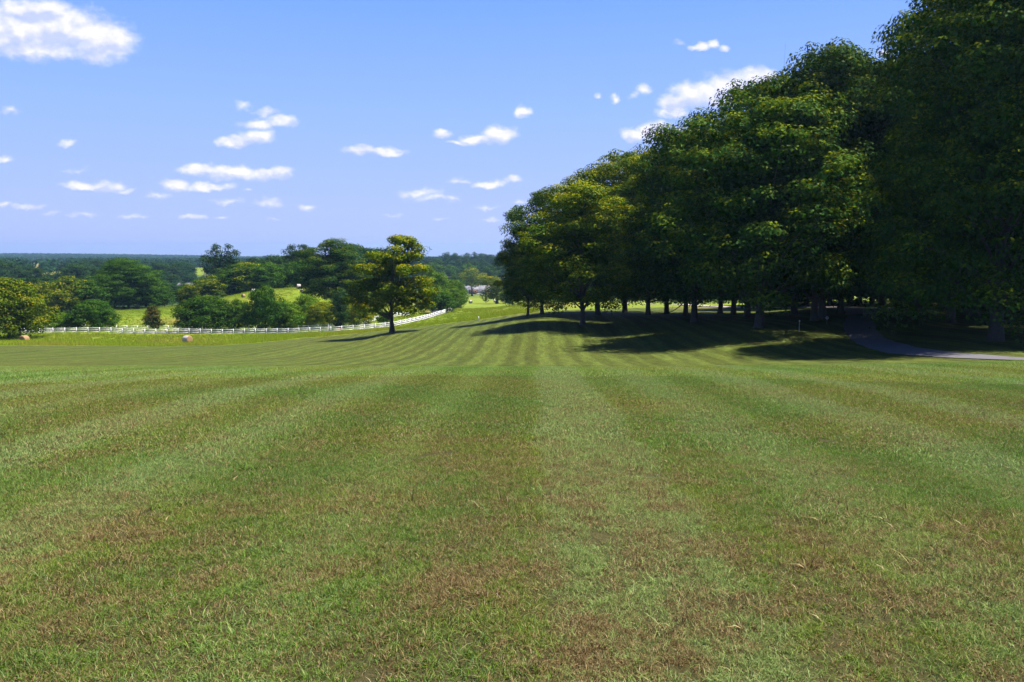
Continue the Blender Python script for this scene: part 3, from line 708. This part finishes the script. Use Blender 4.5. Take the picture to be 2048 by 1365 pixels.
# --- the grove of large trees on the right
GR = [
 ('maple', "leftmost tree of the grove with low boughs over the hay field", 1056, 127, 14.5, 3.9, 'leaf_maple2'),
 ('maple', "second tree of the grove with a thin curved trunk close to the leftmost one", 1084, 129, 19.5, 5.4, 'leaf_maple'),
 ('maple', "grove tree with two dark trunks side by side and boughs touching the lawn", 1166, 103, 18.0, 6.4, 'leaf_maple2'),
 ('maple', "pale yellow green grove tree lit by the sun in the middle of the left half", 1196, 124, 23.0, 7.4, 'leaf_maple2'),
 ('maple', "grove tree behind whose trunk the gravel path shows in the sun", 1250, 134, 27.0, 7.6, 'leaf_maple2'),
 ('maple', "grove tree with a bright hanging bough left of the sky holes", 1297, 122, 24.5, 6.6, 'leaf_maple2'),
 ('tallmaple', "slim grove tree beside the leaning broken branch", 1334, 124, 27.5, 6.4, 'leaf_maple2'),
 ('tallmaple', "dark grove tree just right of the leaning broken branch", 1372, 115, 26.0, 6.2, 'leaf_maple'),
 ('maple', "dark grove tree with a pair of joined grey trunks", 1390, 98, 24.0, 7.4, 'leaf_maple'),
 ('tallmaple', "thin straight grove tree standing in front of the sunny strip of field", 1441, 122, 28.5, 6.5, 'leaf_maple'),
 ('tallmaple', "second thin straight grove tree before the sunny strip of field", 1468, 116, 28.0, 6.5, 'leaf_maple'),
 ('maple', "grove tree with a thick dark trunk at the right end of the sunny strip", 1496, 106, 31.0, 7.6, 'leaf_maple'),
 ('maple', "big grove tree with a pale flared trunk nearest the lawn", 1520, 80.5, 23.5, 8.2, 'leaf_maple'),
 ('tallmaple', "grove tree half hidden right behind the pale flared trunk", 1590, 99, 29.0, 7.4, 'leaf_maple'),
 ('tallmaple', "tall grove tree with a grey trunk left of the white disc marker", 1630, 88, 28.5, 6.8, 'leaf_maple'),
 ('maple', "tall grove tree with a long bare grey limb showing high in its crown", 1646, 90, 30.5, 7.4, 'leaf_maple'),
 ('tallmaple', "grove tree standing just left of the asphalt road bend", 1682, 97, 30.0, 7.0, 'leaf_deep'),
 ('maple', "dark tree behind the road bend filling the notch in the treetops", 1765, 112, 34.0, 8.8, 'leaf_maple'),
 ('maple', "dark tree inside the wood right of the road", 1835, 101, 32.0, 8.6, 'leaf_deep'),
 ('bigmaple', "huge tree with tiered sunlit foliage at the right edge of the lawn", 1996, 63, 32.5, 8.2, 'leaf_maple'),
 ('maple', "dark tree behind the huge tiered tree with its top cut by the frame", 1905, 86, 37.0, 7.6, 'leaf_maple'),
 ('maple', "dark tree crossing the right edge of the frame", 2105, 70, 34.0, 9.0, 'leaf_maple'),
 ('maple', "unseen tree beyond the right edge added to shade the ground by the road", 2340, 70, 30.0, 9.0, 'leaf_maple'),  # stands out of frame, added for the shade it casts
]
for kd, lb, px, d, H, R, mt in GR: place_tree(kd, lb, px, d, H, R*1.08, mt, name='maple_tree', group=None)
G1 = "trees deep inside the dark grove on the right"
for k_, (px, d, H) in enumerate(sorted(((1560,140,22),(1615,150,24),(1660,135,24),(1700,150,26),(1745,138,26),(1790,155,26),(1830,132,26),(1880,145,28),(1930,125,28),(1985,135,28),(2040,120,28),(2090,140,28),(2150,105,28),(1950,98,28),(2050,92,28),(1720,175,22),(1640,180,20),(1850,185,24),(2250,88,30),(2400,95,30)))):  # rightmost trees lie out of frame, added to bring shade in
    place_tree('maple', ORD[k_]+" from the left of the "+G1, px, d, H, 8.5, 'leaf_deep', group=G1, name='maple_tree')

# --- woods behind the pastures, tree by tree
WR = random.Random(77)
def wood_row(n_, px0, px1, d0, d1, h0, h1, mats, group, kind='wood', top=None):
    for k_ in range(n_):
        px = px0+(px1-px0)*(k_+.5+WR.uniform(-.35, .35))/n_; d = WR.uniform(d0, d1); H = WR.uniform(h0, h1)
        x, y, z = at(px, d)
        if top:   # height that brings the crown up to the skyline seen there
            ty_ = np.interp(px, [a for a, b in top], [b for a, b in top])+WR.uniform(-3, 7)
            H = max(7, (EYE-t_at(ty_)*d)-z)
        R = H*WR.uniform(.46, .6) if H < 17 else WR.uniform(7.5, 9.5)
        place_tree(kind, ORD[k_]+" from the left of the "+group, px, d, H, R, WR.choice(mats), group=group)
place_tree('maple', "large rounded dark green tree behind the sloping pasture at left", 256, 290, 18.0, 9.8, 'leaf_mid')
wood_row(13, 70, 400, 275, 300, 12, 16, ['leaf_mid', 'leaf_deep', 'leaf_mid', 'leaf_olive'], "trees of the wood edge left of the pasture", top=[(70,562),(140,556),(200,560),(330,572),(400,572)])
wood_row(22, -60, 420, 350, 420, 12, 16, ['leaf_deep', 'leaf_teal', 'leaf_mid'], "second rank trees of the left wood", top=[(-60,552),(60,556),(130,556),(200,545),(320,560),(420,568)])
wood_row(26, -60, 420, 520, 620, 14, 18, ['leaf_teal', 'leaf_deep'], "bluish trees on the rise behind the left wood", top=[(-60,524),(10,520),(45,532),(60,533),(90,540),(115,548),(130,538),(150,527),(200,532),(270,529),(310,540),(360,545),(420,552)])
wood_row(20, 395, 640, 292, 330, 12, 16, ['leaf_mid', 'leaf_deep', 'leaf_mid', 'leaf_maple2'], "trees of the wood edge above the hay bale pasture", top=[(395,560),(420,555),(450,545),(480,528),(530,530),(560,528),(600,526),(640,520)])
wood_row(12, 480, 720, 360, 400, 12, 16, ['leaf_deep', 'leaf_teal', 'leaf_mid'], "trees behind the wood edge above the pasture", top=[(480,524),(560,512),(640,508),(690,496),(720,498)])
wood_row(8, 680, 780, 330, 380, 12, 16, ['leaf_teal', 'leaf_deep'], "round topped skyline trees left of the lone tree", top=[(680,495),(705,490),(730,494),(760,500),(780,506)])
wood_row(16, 760, 1010, 725, 790, 14, 18, ['leaf_mid', 'leaf_teal'], "trees at the foot of the far wooded hill", top=[(760,540),(830,545),(880,522),(900,530),(960,530),(1010,530)])
wood_row(20, 760, 1020, 780, 880, 14, 18, ['leaf_teal', 'leaf_deep'], "trees halfway up the far wooded hill", top=[(760,520),(1020,520)])
wood_row(26, 740, 1030, 1000, 1150, 14, 18, ['leaf_teal', 'leaf_deep'], "skyline trees of the far wooded hill", top=[(740,508),(840,508),(880,509),(930,505),(960,503),(1030,505)])
wood_row(16, 1010, 1560, 240, 300, 12, 16, ['leaf_teal', 'leaf_deep'], "trees seen below the grove boughs", top=[(1010,592),(1120,590),(1200,582),(1300,560),(1560,540)])
wood_row(7, 1500, 1676, 138, 165, 8, 11, ['leaf_deep'], "understory trees left of the road bend")
wood_row(17, 1730, 2260, 128, 160, 9, 13, ['leaf_deep'], "understory trees beyond the road")
wood_row(8, 1560, 1950, 220, 260, 14, 18, ['leaf_mid', 'leaf_light'], "sunlit trees glimpsed through the grove", top=[(1560,560),(1950,540)])

wood_row(16, 142, 385, 650, 780, 13, 17, ['leaf_teal', 'leaf_deep', 'leaf_mid'], "valley trees behind the left woods")
# --- distant woodland that reads as one mass
def far_woods():
    rg = np.random.default_rng(9)
    n_ = 11000; u = rg.random(n_); d = 800*np.exp(u**.9*math.log(5200/800)); px = rg.uniform(-160, 1120, n_)
    keep = np.ones(n_, bool)
    for (a, b, wp, wd) in ((95,1300,40,300),(400,1100,17,200),(60,2000,36,280),(320,2300,30,200)): keep &= np.hypot((px-a)/wp, (d-b)/wd) > 1
    keep &= ~((px > 50) & (px < 142) & (d < 2300) & (rg.random(n_) > .12)); keep &= ~((px > 380) & (px < 418) & (d < 1150)); keep &= ~((px > 700) & (px < 1050) & (d < 1050))
    px, d = px[keep], d[keep]; x = (px-1024)/F*d; z = height(x, d); n_ = len(px)
    hh = rg.uniform(8, 14, n_); rr = rg.uniform(4, 7.5, n_)*(1+d/7000); K_ = 60
    e = rg.normal(0, 1, (n_, K_, 3)); e[..., 2] = np.abs(e[..., 2])-.25; e /= np.linalg.norm(e, axis=2)[..., None]
    P_ = e*np.stack([rr, rr, hh*.6], -1)[:, None]*rg.uniform(.75, 1.05, (n_, K_, 1))+np.stack([x, d, z+hh*.4], -1)[:, None]
    nn = e+rg.normal(0, .4, e.shape); nn /= np.linalg.norm(nn, axis=2)[..., None]
    a = np.cross(nn, rg.normal(0, 1, e.shape)); a /= np.linalg.norm(a, axis=2)[..., None]; b = np.cross(nn, a)
    sz = (rg.uniform(1.0, 2.0, (n_, K_))*(1+d[:, None]/4000))[..., None]
    V = np.stack([P_-a*sz, P_-b*sz*.8, P_+a*sz, P_+b*sz*.8], 2).reshape(-1, 3)
    Fq = np.arange(len(V)).reshape(-1, 4); rn = np.repeat(rg.random(n_), K_*4)
    me = mesh_np("distant_woods", V, Fq, False, {'rnd': rn, 'tip': np.repeat(rg.random(n_)**3, K_*4)})
    tag(link("distant_woods", me, M['leaf_teal']), "hazy blue green woodland covering the low hills to the horizon", 'woods', kind='stuff')
far_woods()

# ------------------------------------------------------------------ boxes and small builders
def boxes(lst):
    """list of (centre, size[, rz]) -> V, F"""
    Vs = []; Fs = []; o = 0
    for it in lst:
        c, s = np.array(it[0], float), np.array(it[1], float)/2; a = it[2] if len(it) > 2 else 0
        v = np.array([[x, y, z] for x in (-1, 1) for y in (-1, 1) for z in (-1, 1)])*s
        ca, sa = math.cos(a), math.sin(a); v = np.c_[v[:, 0]*ca-v[:, 1]*sa, v[:, 0]*sa+v[:, 1]*ca, v[:, 2]]+c
        Vs.append(v); Fs.append(np.array([[0, 1, 3, 2], [4, 6, 7, 5], [0, 4, 5, 1], [2, 3, 7, 6], [0, 2, 6, 4], [1, 5, 7, 3]])+o); o += 8
    return np.concatenate(Vs), np.concatenate(Fs)
def bar(p, q, w_, h_):
    p, q = np.array(p, float), np.array(q, float); t = q-p; t /= np.linalg.norm(t); s = np.cross(t, [0, 0, 1]); s /= np.linalg.norm(s); u = np.cross(s, t)
    v = [b+s*a*w_/2+u*c*h_/2 for b in (p, q) for a in (-1, 1) for c in (-1, 1)]
    return np.array(v), np.array([[0, 1, 3, 2], [4, 6, 7, 5], [0, 4, 5, 1], [2, 3, 7, 6], [0, 2, 6, 4], [1, 5, 7, 3]])

def fence(name, label, pxd, mat, spacing=2.6, hgt=1.35, rails=(.34, .76, 1.18), pw_=.14, rw=.04, rh=.15, group=None, pinned=None):
    pts = densify([((p-1024)/F*d, d) for p, d in pxd], .25); seg = np.r_[0, np.cumsum(np.linalg.norm(np.diff(pts, axis=0), axis=1))]
    n_ = max(2, int(seg[-1]/spacing)); ss_ = np.linspace(0, seg[-1], n_+1)
    X = np.interp(ss_, seg, pts[:, 0]); Y = np.interp(ss_, seg, pts[:, 1]); Z = height(X, Y)
    root = thing(name, label, 'fence', (X[0], Y[0], Z[0]), 0, group)
    pv, pf = boxes([((0, 0, hgt/2-.2), (pw_, pw_, hgt+.4)), ((0, 0, hgt+.02), (pw_*1.2, pw_*1.2, .04))])
    pm = mesh_np("post", pv, pf); pm.materials.append(mat)
    for k_ in range(len(X)):
        o = bpy.data.objects.new('post', pm); COL.objects.link(o); o.parent = root
        o.location = (X[k_]-X[0], Y[k_]-Y[0], Z[k_]-Z[0])
        a = math.atan2(Y[min(k_+1, n_)]-Y[max(k_-1, 0)], X[min(k_+1, n_)]-X[max(k_-1, 0)]); o.rotation_euler = (0, 0, a)
    for r_ in rails:
        parts = []
        for k_ in range(n_):
            parts.append(bar((X[k_]-X[0], Y[k_]-Y[0], Z[k_]-Z[0]+r_), (X[k_+1]-X[0], Y[k_+1]-Y[0], Z[k_+1]-Z[0]+r_), rw, rh))
        v, f = join(parts); link('rail', mesh_np("rail", v, f), mat, root)
    return root
FRONT = [(30,186),(200,188),(371,188.5),(500,188.5),(600,188),(700,187),(783,192),(830,203),(862,217),(884,236)]
FRONT2 = [(884,236),(896,250),(905,268)]
REAR = [(20,203),(200,204),(371,205),(480,204.5),(560,204),(640,203),(690,204),(730,209),(756,216)]
fence("board_fence", "long white three rail board fence along the near side of the driveway", FRONT, M['white'])
fence("board_fence", "short white board fence climbing from the end of the long near fence", FRONT2, M['white'], spacing=2.4)
fence("board_fence", "long white three rail board fence along the far side of the driveway", REAR, M['white'])
fence("board_fence", "short white board fence seen right of the lone tree trunk across the driveway", [(778,222),(798,229),(817,238)], M['white'])
fence("wooden_fence", "tall dark post and rail fence in front of the far road", [(928,600),(985,603),(1060,600),(1150,585)], M['darkwood'], spacing=11, hgt=2.4, rails=(.6, 1.3, 2.0), pw_=.6, rh=.22)

# hay bales
def bale_mesh():
    rg = np.random.default_rng(4); n_ = 28; prof = [(0, -.60), (.35, -.615), (.66, -.60), (.72, -.55), (.745, -.3), (.75, 0), (.745, .3), (.72, .55), (.66, .60), (.35, .615), (0, .60)]
    th = np.arange(n_)/n_*2*math.pi; V = []
    for r, x in prof: V.append(np.c_[np.full(n_, x), r*np.cos(th)*(1+.02*rg.normal(0, 1, n_)), r*np.sin(th)*np.where(np.sin(th) < -.6, .93, 1)])
    V = np.concatenate(V)
    def faces(a, b):
        i = np.arange(a, b)[:, None]*n_; j = np.arange(n_)[None]; j2 = (j+1) % n_
        return np.stack([i+j, i+j2, i+n_+j2, i+n_+j], -1).reshape(-1, 4)
    return V, np.r_[faces(0, 3), faces(7, 10)], faces(3, 7)
bv, bends, bside = bale_mesh()
be = mesh_np("bale_end", bv, bends, True); bs = mesh_np("bale_side", bv, bside, True)
be.materials.append(M['hay']); bs.materials.append(M['net'])
BALES = [("round hay bale lying on the lawn edge below the big round tree", 371, 160, -25, 1.08, 0),
 ("round hay bale half sunk in tall grass by the left edge tree", 42, 162, 80, 1.15, -.45),
 ("round hay bale on the pasture crest at the right shoulder of the big round tree", 439, 292, 20, 1.0, 0),
 ("low broken hay bale in the open middle of the hillside pasture", 487, 262, 50, .8, -.25),
 ("round hay bale at the left side of the tall pointed tree on the pasture", 508, 266, 20, 1.1, 0),
 ("round hay bale on the pasture crest left of the massive dark tree", 598, 271, 25, 1.1, 0),
 ("small grey hay bale lying just below another at the pasture crest", 604, 262, 60, .7, -.1),
 ("white ended hay bale beside the light green tree on the far hay field", 928, 440, 10, 1.15, 0),
 ("round hay bale out in the open of the far hay field", 941, 400, 25, 1.15, 0),
 ("hay bale partly hidden by the forked trunk of the yellow topped tree", 990, 425, 10, 1.1, 0)]
for q, (lb, px, d, rz, sc, dz) in enumerate(BALES):
    x, y, z = at(px, d); t = thing('hay_bale', lb, 'hay bale', (x, y, z+.70*sc+dz), R_(rz), "round hay bales left in the fields"); t.scale = (sc,)*3
    link('bale_end', be, None, t); ws = link('wrapped_side', bs, None, t)
    if q in (1, 3): ws.material_slots[0].link = 'OBJECT'; ws.material_slots[0].material = M['hay']

# small things near the grove
x, y, z = at(1601, 77)
t = thing('marker_post', "thin white topped marker post in the shade near the grove edge", 'marker post', (x, y, z))
v, f = tube([(0, 0, -.2), (0, 0, .55), (0, 0, .9)], [.035, .033, .03], 10); link('post', mesh_np("marker_stem", v, f, True), M['pole'], t)
v, f = tube([(0, 0, .9), (0, 0, .93), (0, 0, 1.06), (0, 0, 1.09)], [.02, .055, .055, .01], 10); link('cap', mesh_np("marker_cap", v, f, True), M['white'], t)
x, y, z = at(1656, 84)
t = thing('marker_disc', "small white disc marker on a thin stem beside the grey grove trunks", 'marker', (x, y, z))
v, f = tube([(0, 0, -.2), (0, 0, .55)], [.02, .018], 8); link('stem', mesh_np("disc_stem", v, f, True), M['pole'], t)
v, f = tube([(0, -.02, .68), (0, -.015, .68), (0, .015, .68), (0, .02, .68)], [.10, .14, .14, .10], 20); link('disc', mesh_np("disc_plate", v, f, True), M['white'], t)
x, y, z = at(957, 150)
t = thing('marker_post', "short white and green post in the grass left of the grove", 'marker post', (x, y, z))
v, f = boxes([((0, 0, .4), (.16, .1, .9))]); link('post', mesh_np("short_post", v, f), M['white'], t)
v, f = boxes([((0, -.053, .62), (.12, .012, .22)), ((0, 0, .88), (.18, .12, .06))]); link('plate', mesh_np("green_plate", v, f), simple("green_plate_paint", (.05, .25, .15)), t)
# fallen / leaning branch
rg = np.random.default_rng(12); x, y, z = at(1357, 117)
parts = [tube(bezier(np.array([-2.6, 0, .1]), np.array([.6, .2, .6]), np.array([1.9, .6, 3.6]), 9), np.linspace(.05, .09, 9), 7)]
for q in range(16):
    u = rg.uniform(.05, .6); a = np.array([-2.6+3.2*u, .1*u, .15+.7*u]); e = a+rg.normal(0, .6, 3)*[1.3, .5, .6]+[-.5, 0, .35]; parts.append(tube(bezier(a, (a+e)/2+rg.normal(0, .1, 3), e, 5), np.linspace(.025, .008, 5), 5))
v, f = join(parts); tag(link('fallen_branch', mesh_np("fallen_branch", v, f, True), M['bark'], loc=(x, y, z)), "broken bare branch leaning against a dark grove trunk in the shade", 'branch')
# mulch mound
x, y, z = at(678, 194); rg = np.random.default_rng(2)
th = np.arange(20)/20*6.283; V = [np.array([[0, 0, .42]])]
for r, h_ in ((.5, .38), (1.0, .22), (1.5, -.1)): V.append(np.c_[r*np.cos(th)*(1+.1*rg.normal(0, 1, 20)), r*.8*np.sin(th), np.full(20, h_)+rg.normal(0, .03, 20)])
V = np.concatenate(V); j = np.arange(20); j2 = (j+1) % 20
Fl = [np.stack([np.zeros(20, int), 1+j, 1+j2], -1), np.concatenate([np.stack([1+a*20+j, 21+a*20+j, 21+a*20+j2, 1+a*20+j2], -1) for a in (0, 1)])]
tag(link('mulch_mound', mesh_np("mulch", V, Fl, True), M['mulch'], loc=(x, y, z)), "small reddish brown mound of mulch at the foot of the column evergreen", 'mulch mound')

# far buildings
def house(label, px, d, L, Wd, Hh, rz, wall, roof='roof', nwin=4, name='house', cat='house', rh=2.2):
    x, y, z = at(px, d); t = thing(name, label, cat, (x, y, z), R_(rz))
    v, f = boxes([((0, 0, Hh/2-.5), (L, Wd, Hh+1))]); link('wall', mesh_np("wall", v, f), M[wall], t)
    a, b = L/2+.4, Wd/2+.5
    V = np.array([[-a, -b, Hh], [a, -b, Hh], [a, b, Hh], [-a, b, Hh], [-a, 0, Hh+rh], [a, 0, Hh+rh], [-a, -b, Hh-.2], [a, -b, Hh-.2], [a, b, Hh-.2], [-a, b, Hh-.2]])
    rf = link('roof', mesh_np("roof", V, [np.array([[0, 1, 5, 4], [2, 3, 4, 5], [6, 9, 8, 7], [0, 6, 7, 1], [2, 8, 9, 3]]), np.array([[0, 4, 3], [1, 2, 5]])]), M[roof], t)
    v, f = boxes([((L*.25, 0, Hh+rh), (.9, .9, 1.6))]); link('chimney', mesh_np("chimney", v, f), M['brick'], rf)
    for k_ in range(nwin):
        xx = -L/2+L*(k_+.5)/nwin
        v, f = boxes([((xx, -Wd/2-.03, Hh*.55), (1.3, .10, 1.4))]); wn = link('window', mesh_np("window", v, f), M['white'], t)
        v, f = boxes([((xx, -Wd/2-.09, Hh*.55), (1.05, .04, 1.15))]); link('pane', mesh_np("pane", v, f), M['glass'], wn)
    return t
house("long pale grey house beyond the far road right of the olive tree", 967, 690, 16, 9, 3.4, 0, 'siding', rh=4.0)
house("small white house half hidden left of the olive tree trunk", 936, 690, 8, 7, 4.4, 10, 'siding', nwin=2)
house("low red brick shed beneath the olive tree beyond the far road", 947, 672, 7.5, 6, 3.6, 0, 'brick', nwin=2, name='shed', cat='shed')
house("house with a pale roof showing above the left wood", 385, 480, 15, 9, 2.6, 8, 'siding', rh=2.2)
house("long low pale building far off in the hazy valley", 318, 2250, 90, 30, 5, 0, 'roof', rh=5, nwin=10, name='warehouse', cat='warehouse')

# utility poles and wire
tops = []
for lb, px, d in (("utility pole with crossarm before the far dark wood beside the lone tree", 864, 560), ("utility pole with crossarm rising behind the bluish green tree", 916.5, 600),
                  ("thin pale utility pole in front of the airy tree on the left", 412, 330)):
    x, y, z = at(px, d); h_ = 15 if px > 800 else 11
    t = thing('utility_pole', lb, 'utility pole', (x, y, z))
    v, f = tube([(0, 0, -.5), (0, 0, h_)], [.24, .16], 8); link('pole', mesh_np("pole", v, f, True), M['pole'], t)
    v, f = boxes([((0, 0, h_-.8), (2.6, .14, .18))]); link('crossarm', mesh_np("crossarm", v, f), M['pole'], t)
    for sx in (-1.1, 0, 1.1):
        v, f = tube([(sx, 0, h_-.7 if sx else h_), (sx, 0, h_-.45 if sx else h_+.25)], [.07, .05], 6); link('insulator', mesh_np("insulator", v, f), M['white'], t)
    tops.append((x, y, z+h_-.5))
pts = [tops[0], tops[1], at(1010, 640)[:2]+(at(1010, 640)[2]+14,)]
parts = []
for k_ in range(2):
    a, b = np.array(pts[k_]), np.array(pts[k_+1])
    for off in (-1.1, 1.1): parts.append(tube([a+(b-a)*u+np.array([0, off, -4*u*(1-u)*1.0]) for u in np.linspace(0, 1, 10)], [.045]*10, 5))
v, f = join(parts); tag(link('power_line', mesh_np("power_line", v, f, True), M['pole']), "thin power lines strung between the utility poles by the far road", 'power line')

# white car on the far road
def car(label, px, d, rz):
    x, y, z = at(px, d); t = thing('car', label, 'car', (x, y, z+.35), R_(rz))
    prof = [(-2.3, .35), (-2.32, .75), (-2.1, .95), (-1.5, 1.0), (-.9, 1.42), (.5, 1.46), (1.2, 1.02), (2.1, .88), (2.35, .62), (2.33, .32)]
    wd = [.86, .88, .88, .86, .68, .68, .84, .84, .8, .84]; n_ = len(prof)
    V = np.array([(a, -w_, b) for (a, b), w_ in zip(prof, wd)]+[(a, w_, b) for (a, b), w_ in zip(prof, wd)])
    quads = np.array([[k_, (k_+1) % n_, n_+(k_+1) % n_, n_+k_] for k_ in range(n_)])
    body = link('body', mesh_np("car_body", V, [quads, np.array([list(range(n_))[::-1]]), np.array([list(range(n_, 2*n_))])]), simple("car_paint", (.85, .85, .87), .25, .02), t)
    for sy in (-1, 1):
        v = np.array([(-1.25, sy*.87, 1.03), (1.0, sy*.86, 1.03), (.45, sy*.72, 1.40), (-.8, sy*.72, 1.37)]); v2 = v-[0, sy*.06, 0]
        link('side_window', mesh_np("side_window", np.r_[v, v2], np.array([[0, 1, 2, 3], [7, 6, 5, 4], [0, 4, 5, 1], [1, 5, 6, 2], [2, 6, 7, 3], [3, 7, 4, 0]])), M['glass'], t)
        for wx in (-1.45, 1.4):
            v, f = tube([(wx, sy*.62, .33), (wx, sy*.70, .33), (wx, sy*.88, .33), (wx, sy*.90, .33)], [.05, .33, .33, .2], 16); wh = link('wheel', mesh_np("wheel", v, f), M['tyre'], t)
            v, f = tube([(wx, sy*.885, .33), (wx, sy*.91, .33), (wx, sy*.92, .33)], [.2, .18, .01], 12); link('rim', mesh_np("rim", v, f), M['pole'], wh)
        v, f = boxes([((2.30, sy*.62, .68), (.08, .3, .14))]); link('headlight', mesh_np("headlight", v, f), M['white'], t)
    return t
car("white car passing on the far road left of the yellow topped tree", 959, 627, 180)

# ------------------------------------------------------------------ haze
HX = 6150
v, f = boxes([((0, 0, 0), (2*HX, 2*HX, 1))]); zlo = float(GZ.min())-1.5
v[:, 2] = np.where(v[:, 2] < 0, zlo, 60)
hm = mesh_np("haze", v, f); mh, t = mat_new("haze_air")
vol = t.n('ShaderNodeVolumePrincipled', {'Color': (.42, .70, 1.0), 'Density': 1.05e-4, 'Anisotropy': .42})
om = t.n('ShaderNodeOutputMaterial'); t.t.links.new(vol.outputs[0], om.inputs['Volume'])
ho = link('haze', hm, mh); tag(ho, "thin blue haze over the distant hills", kind='stuff')
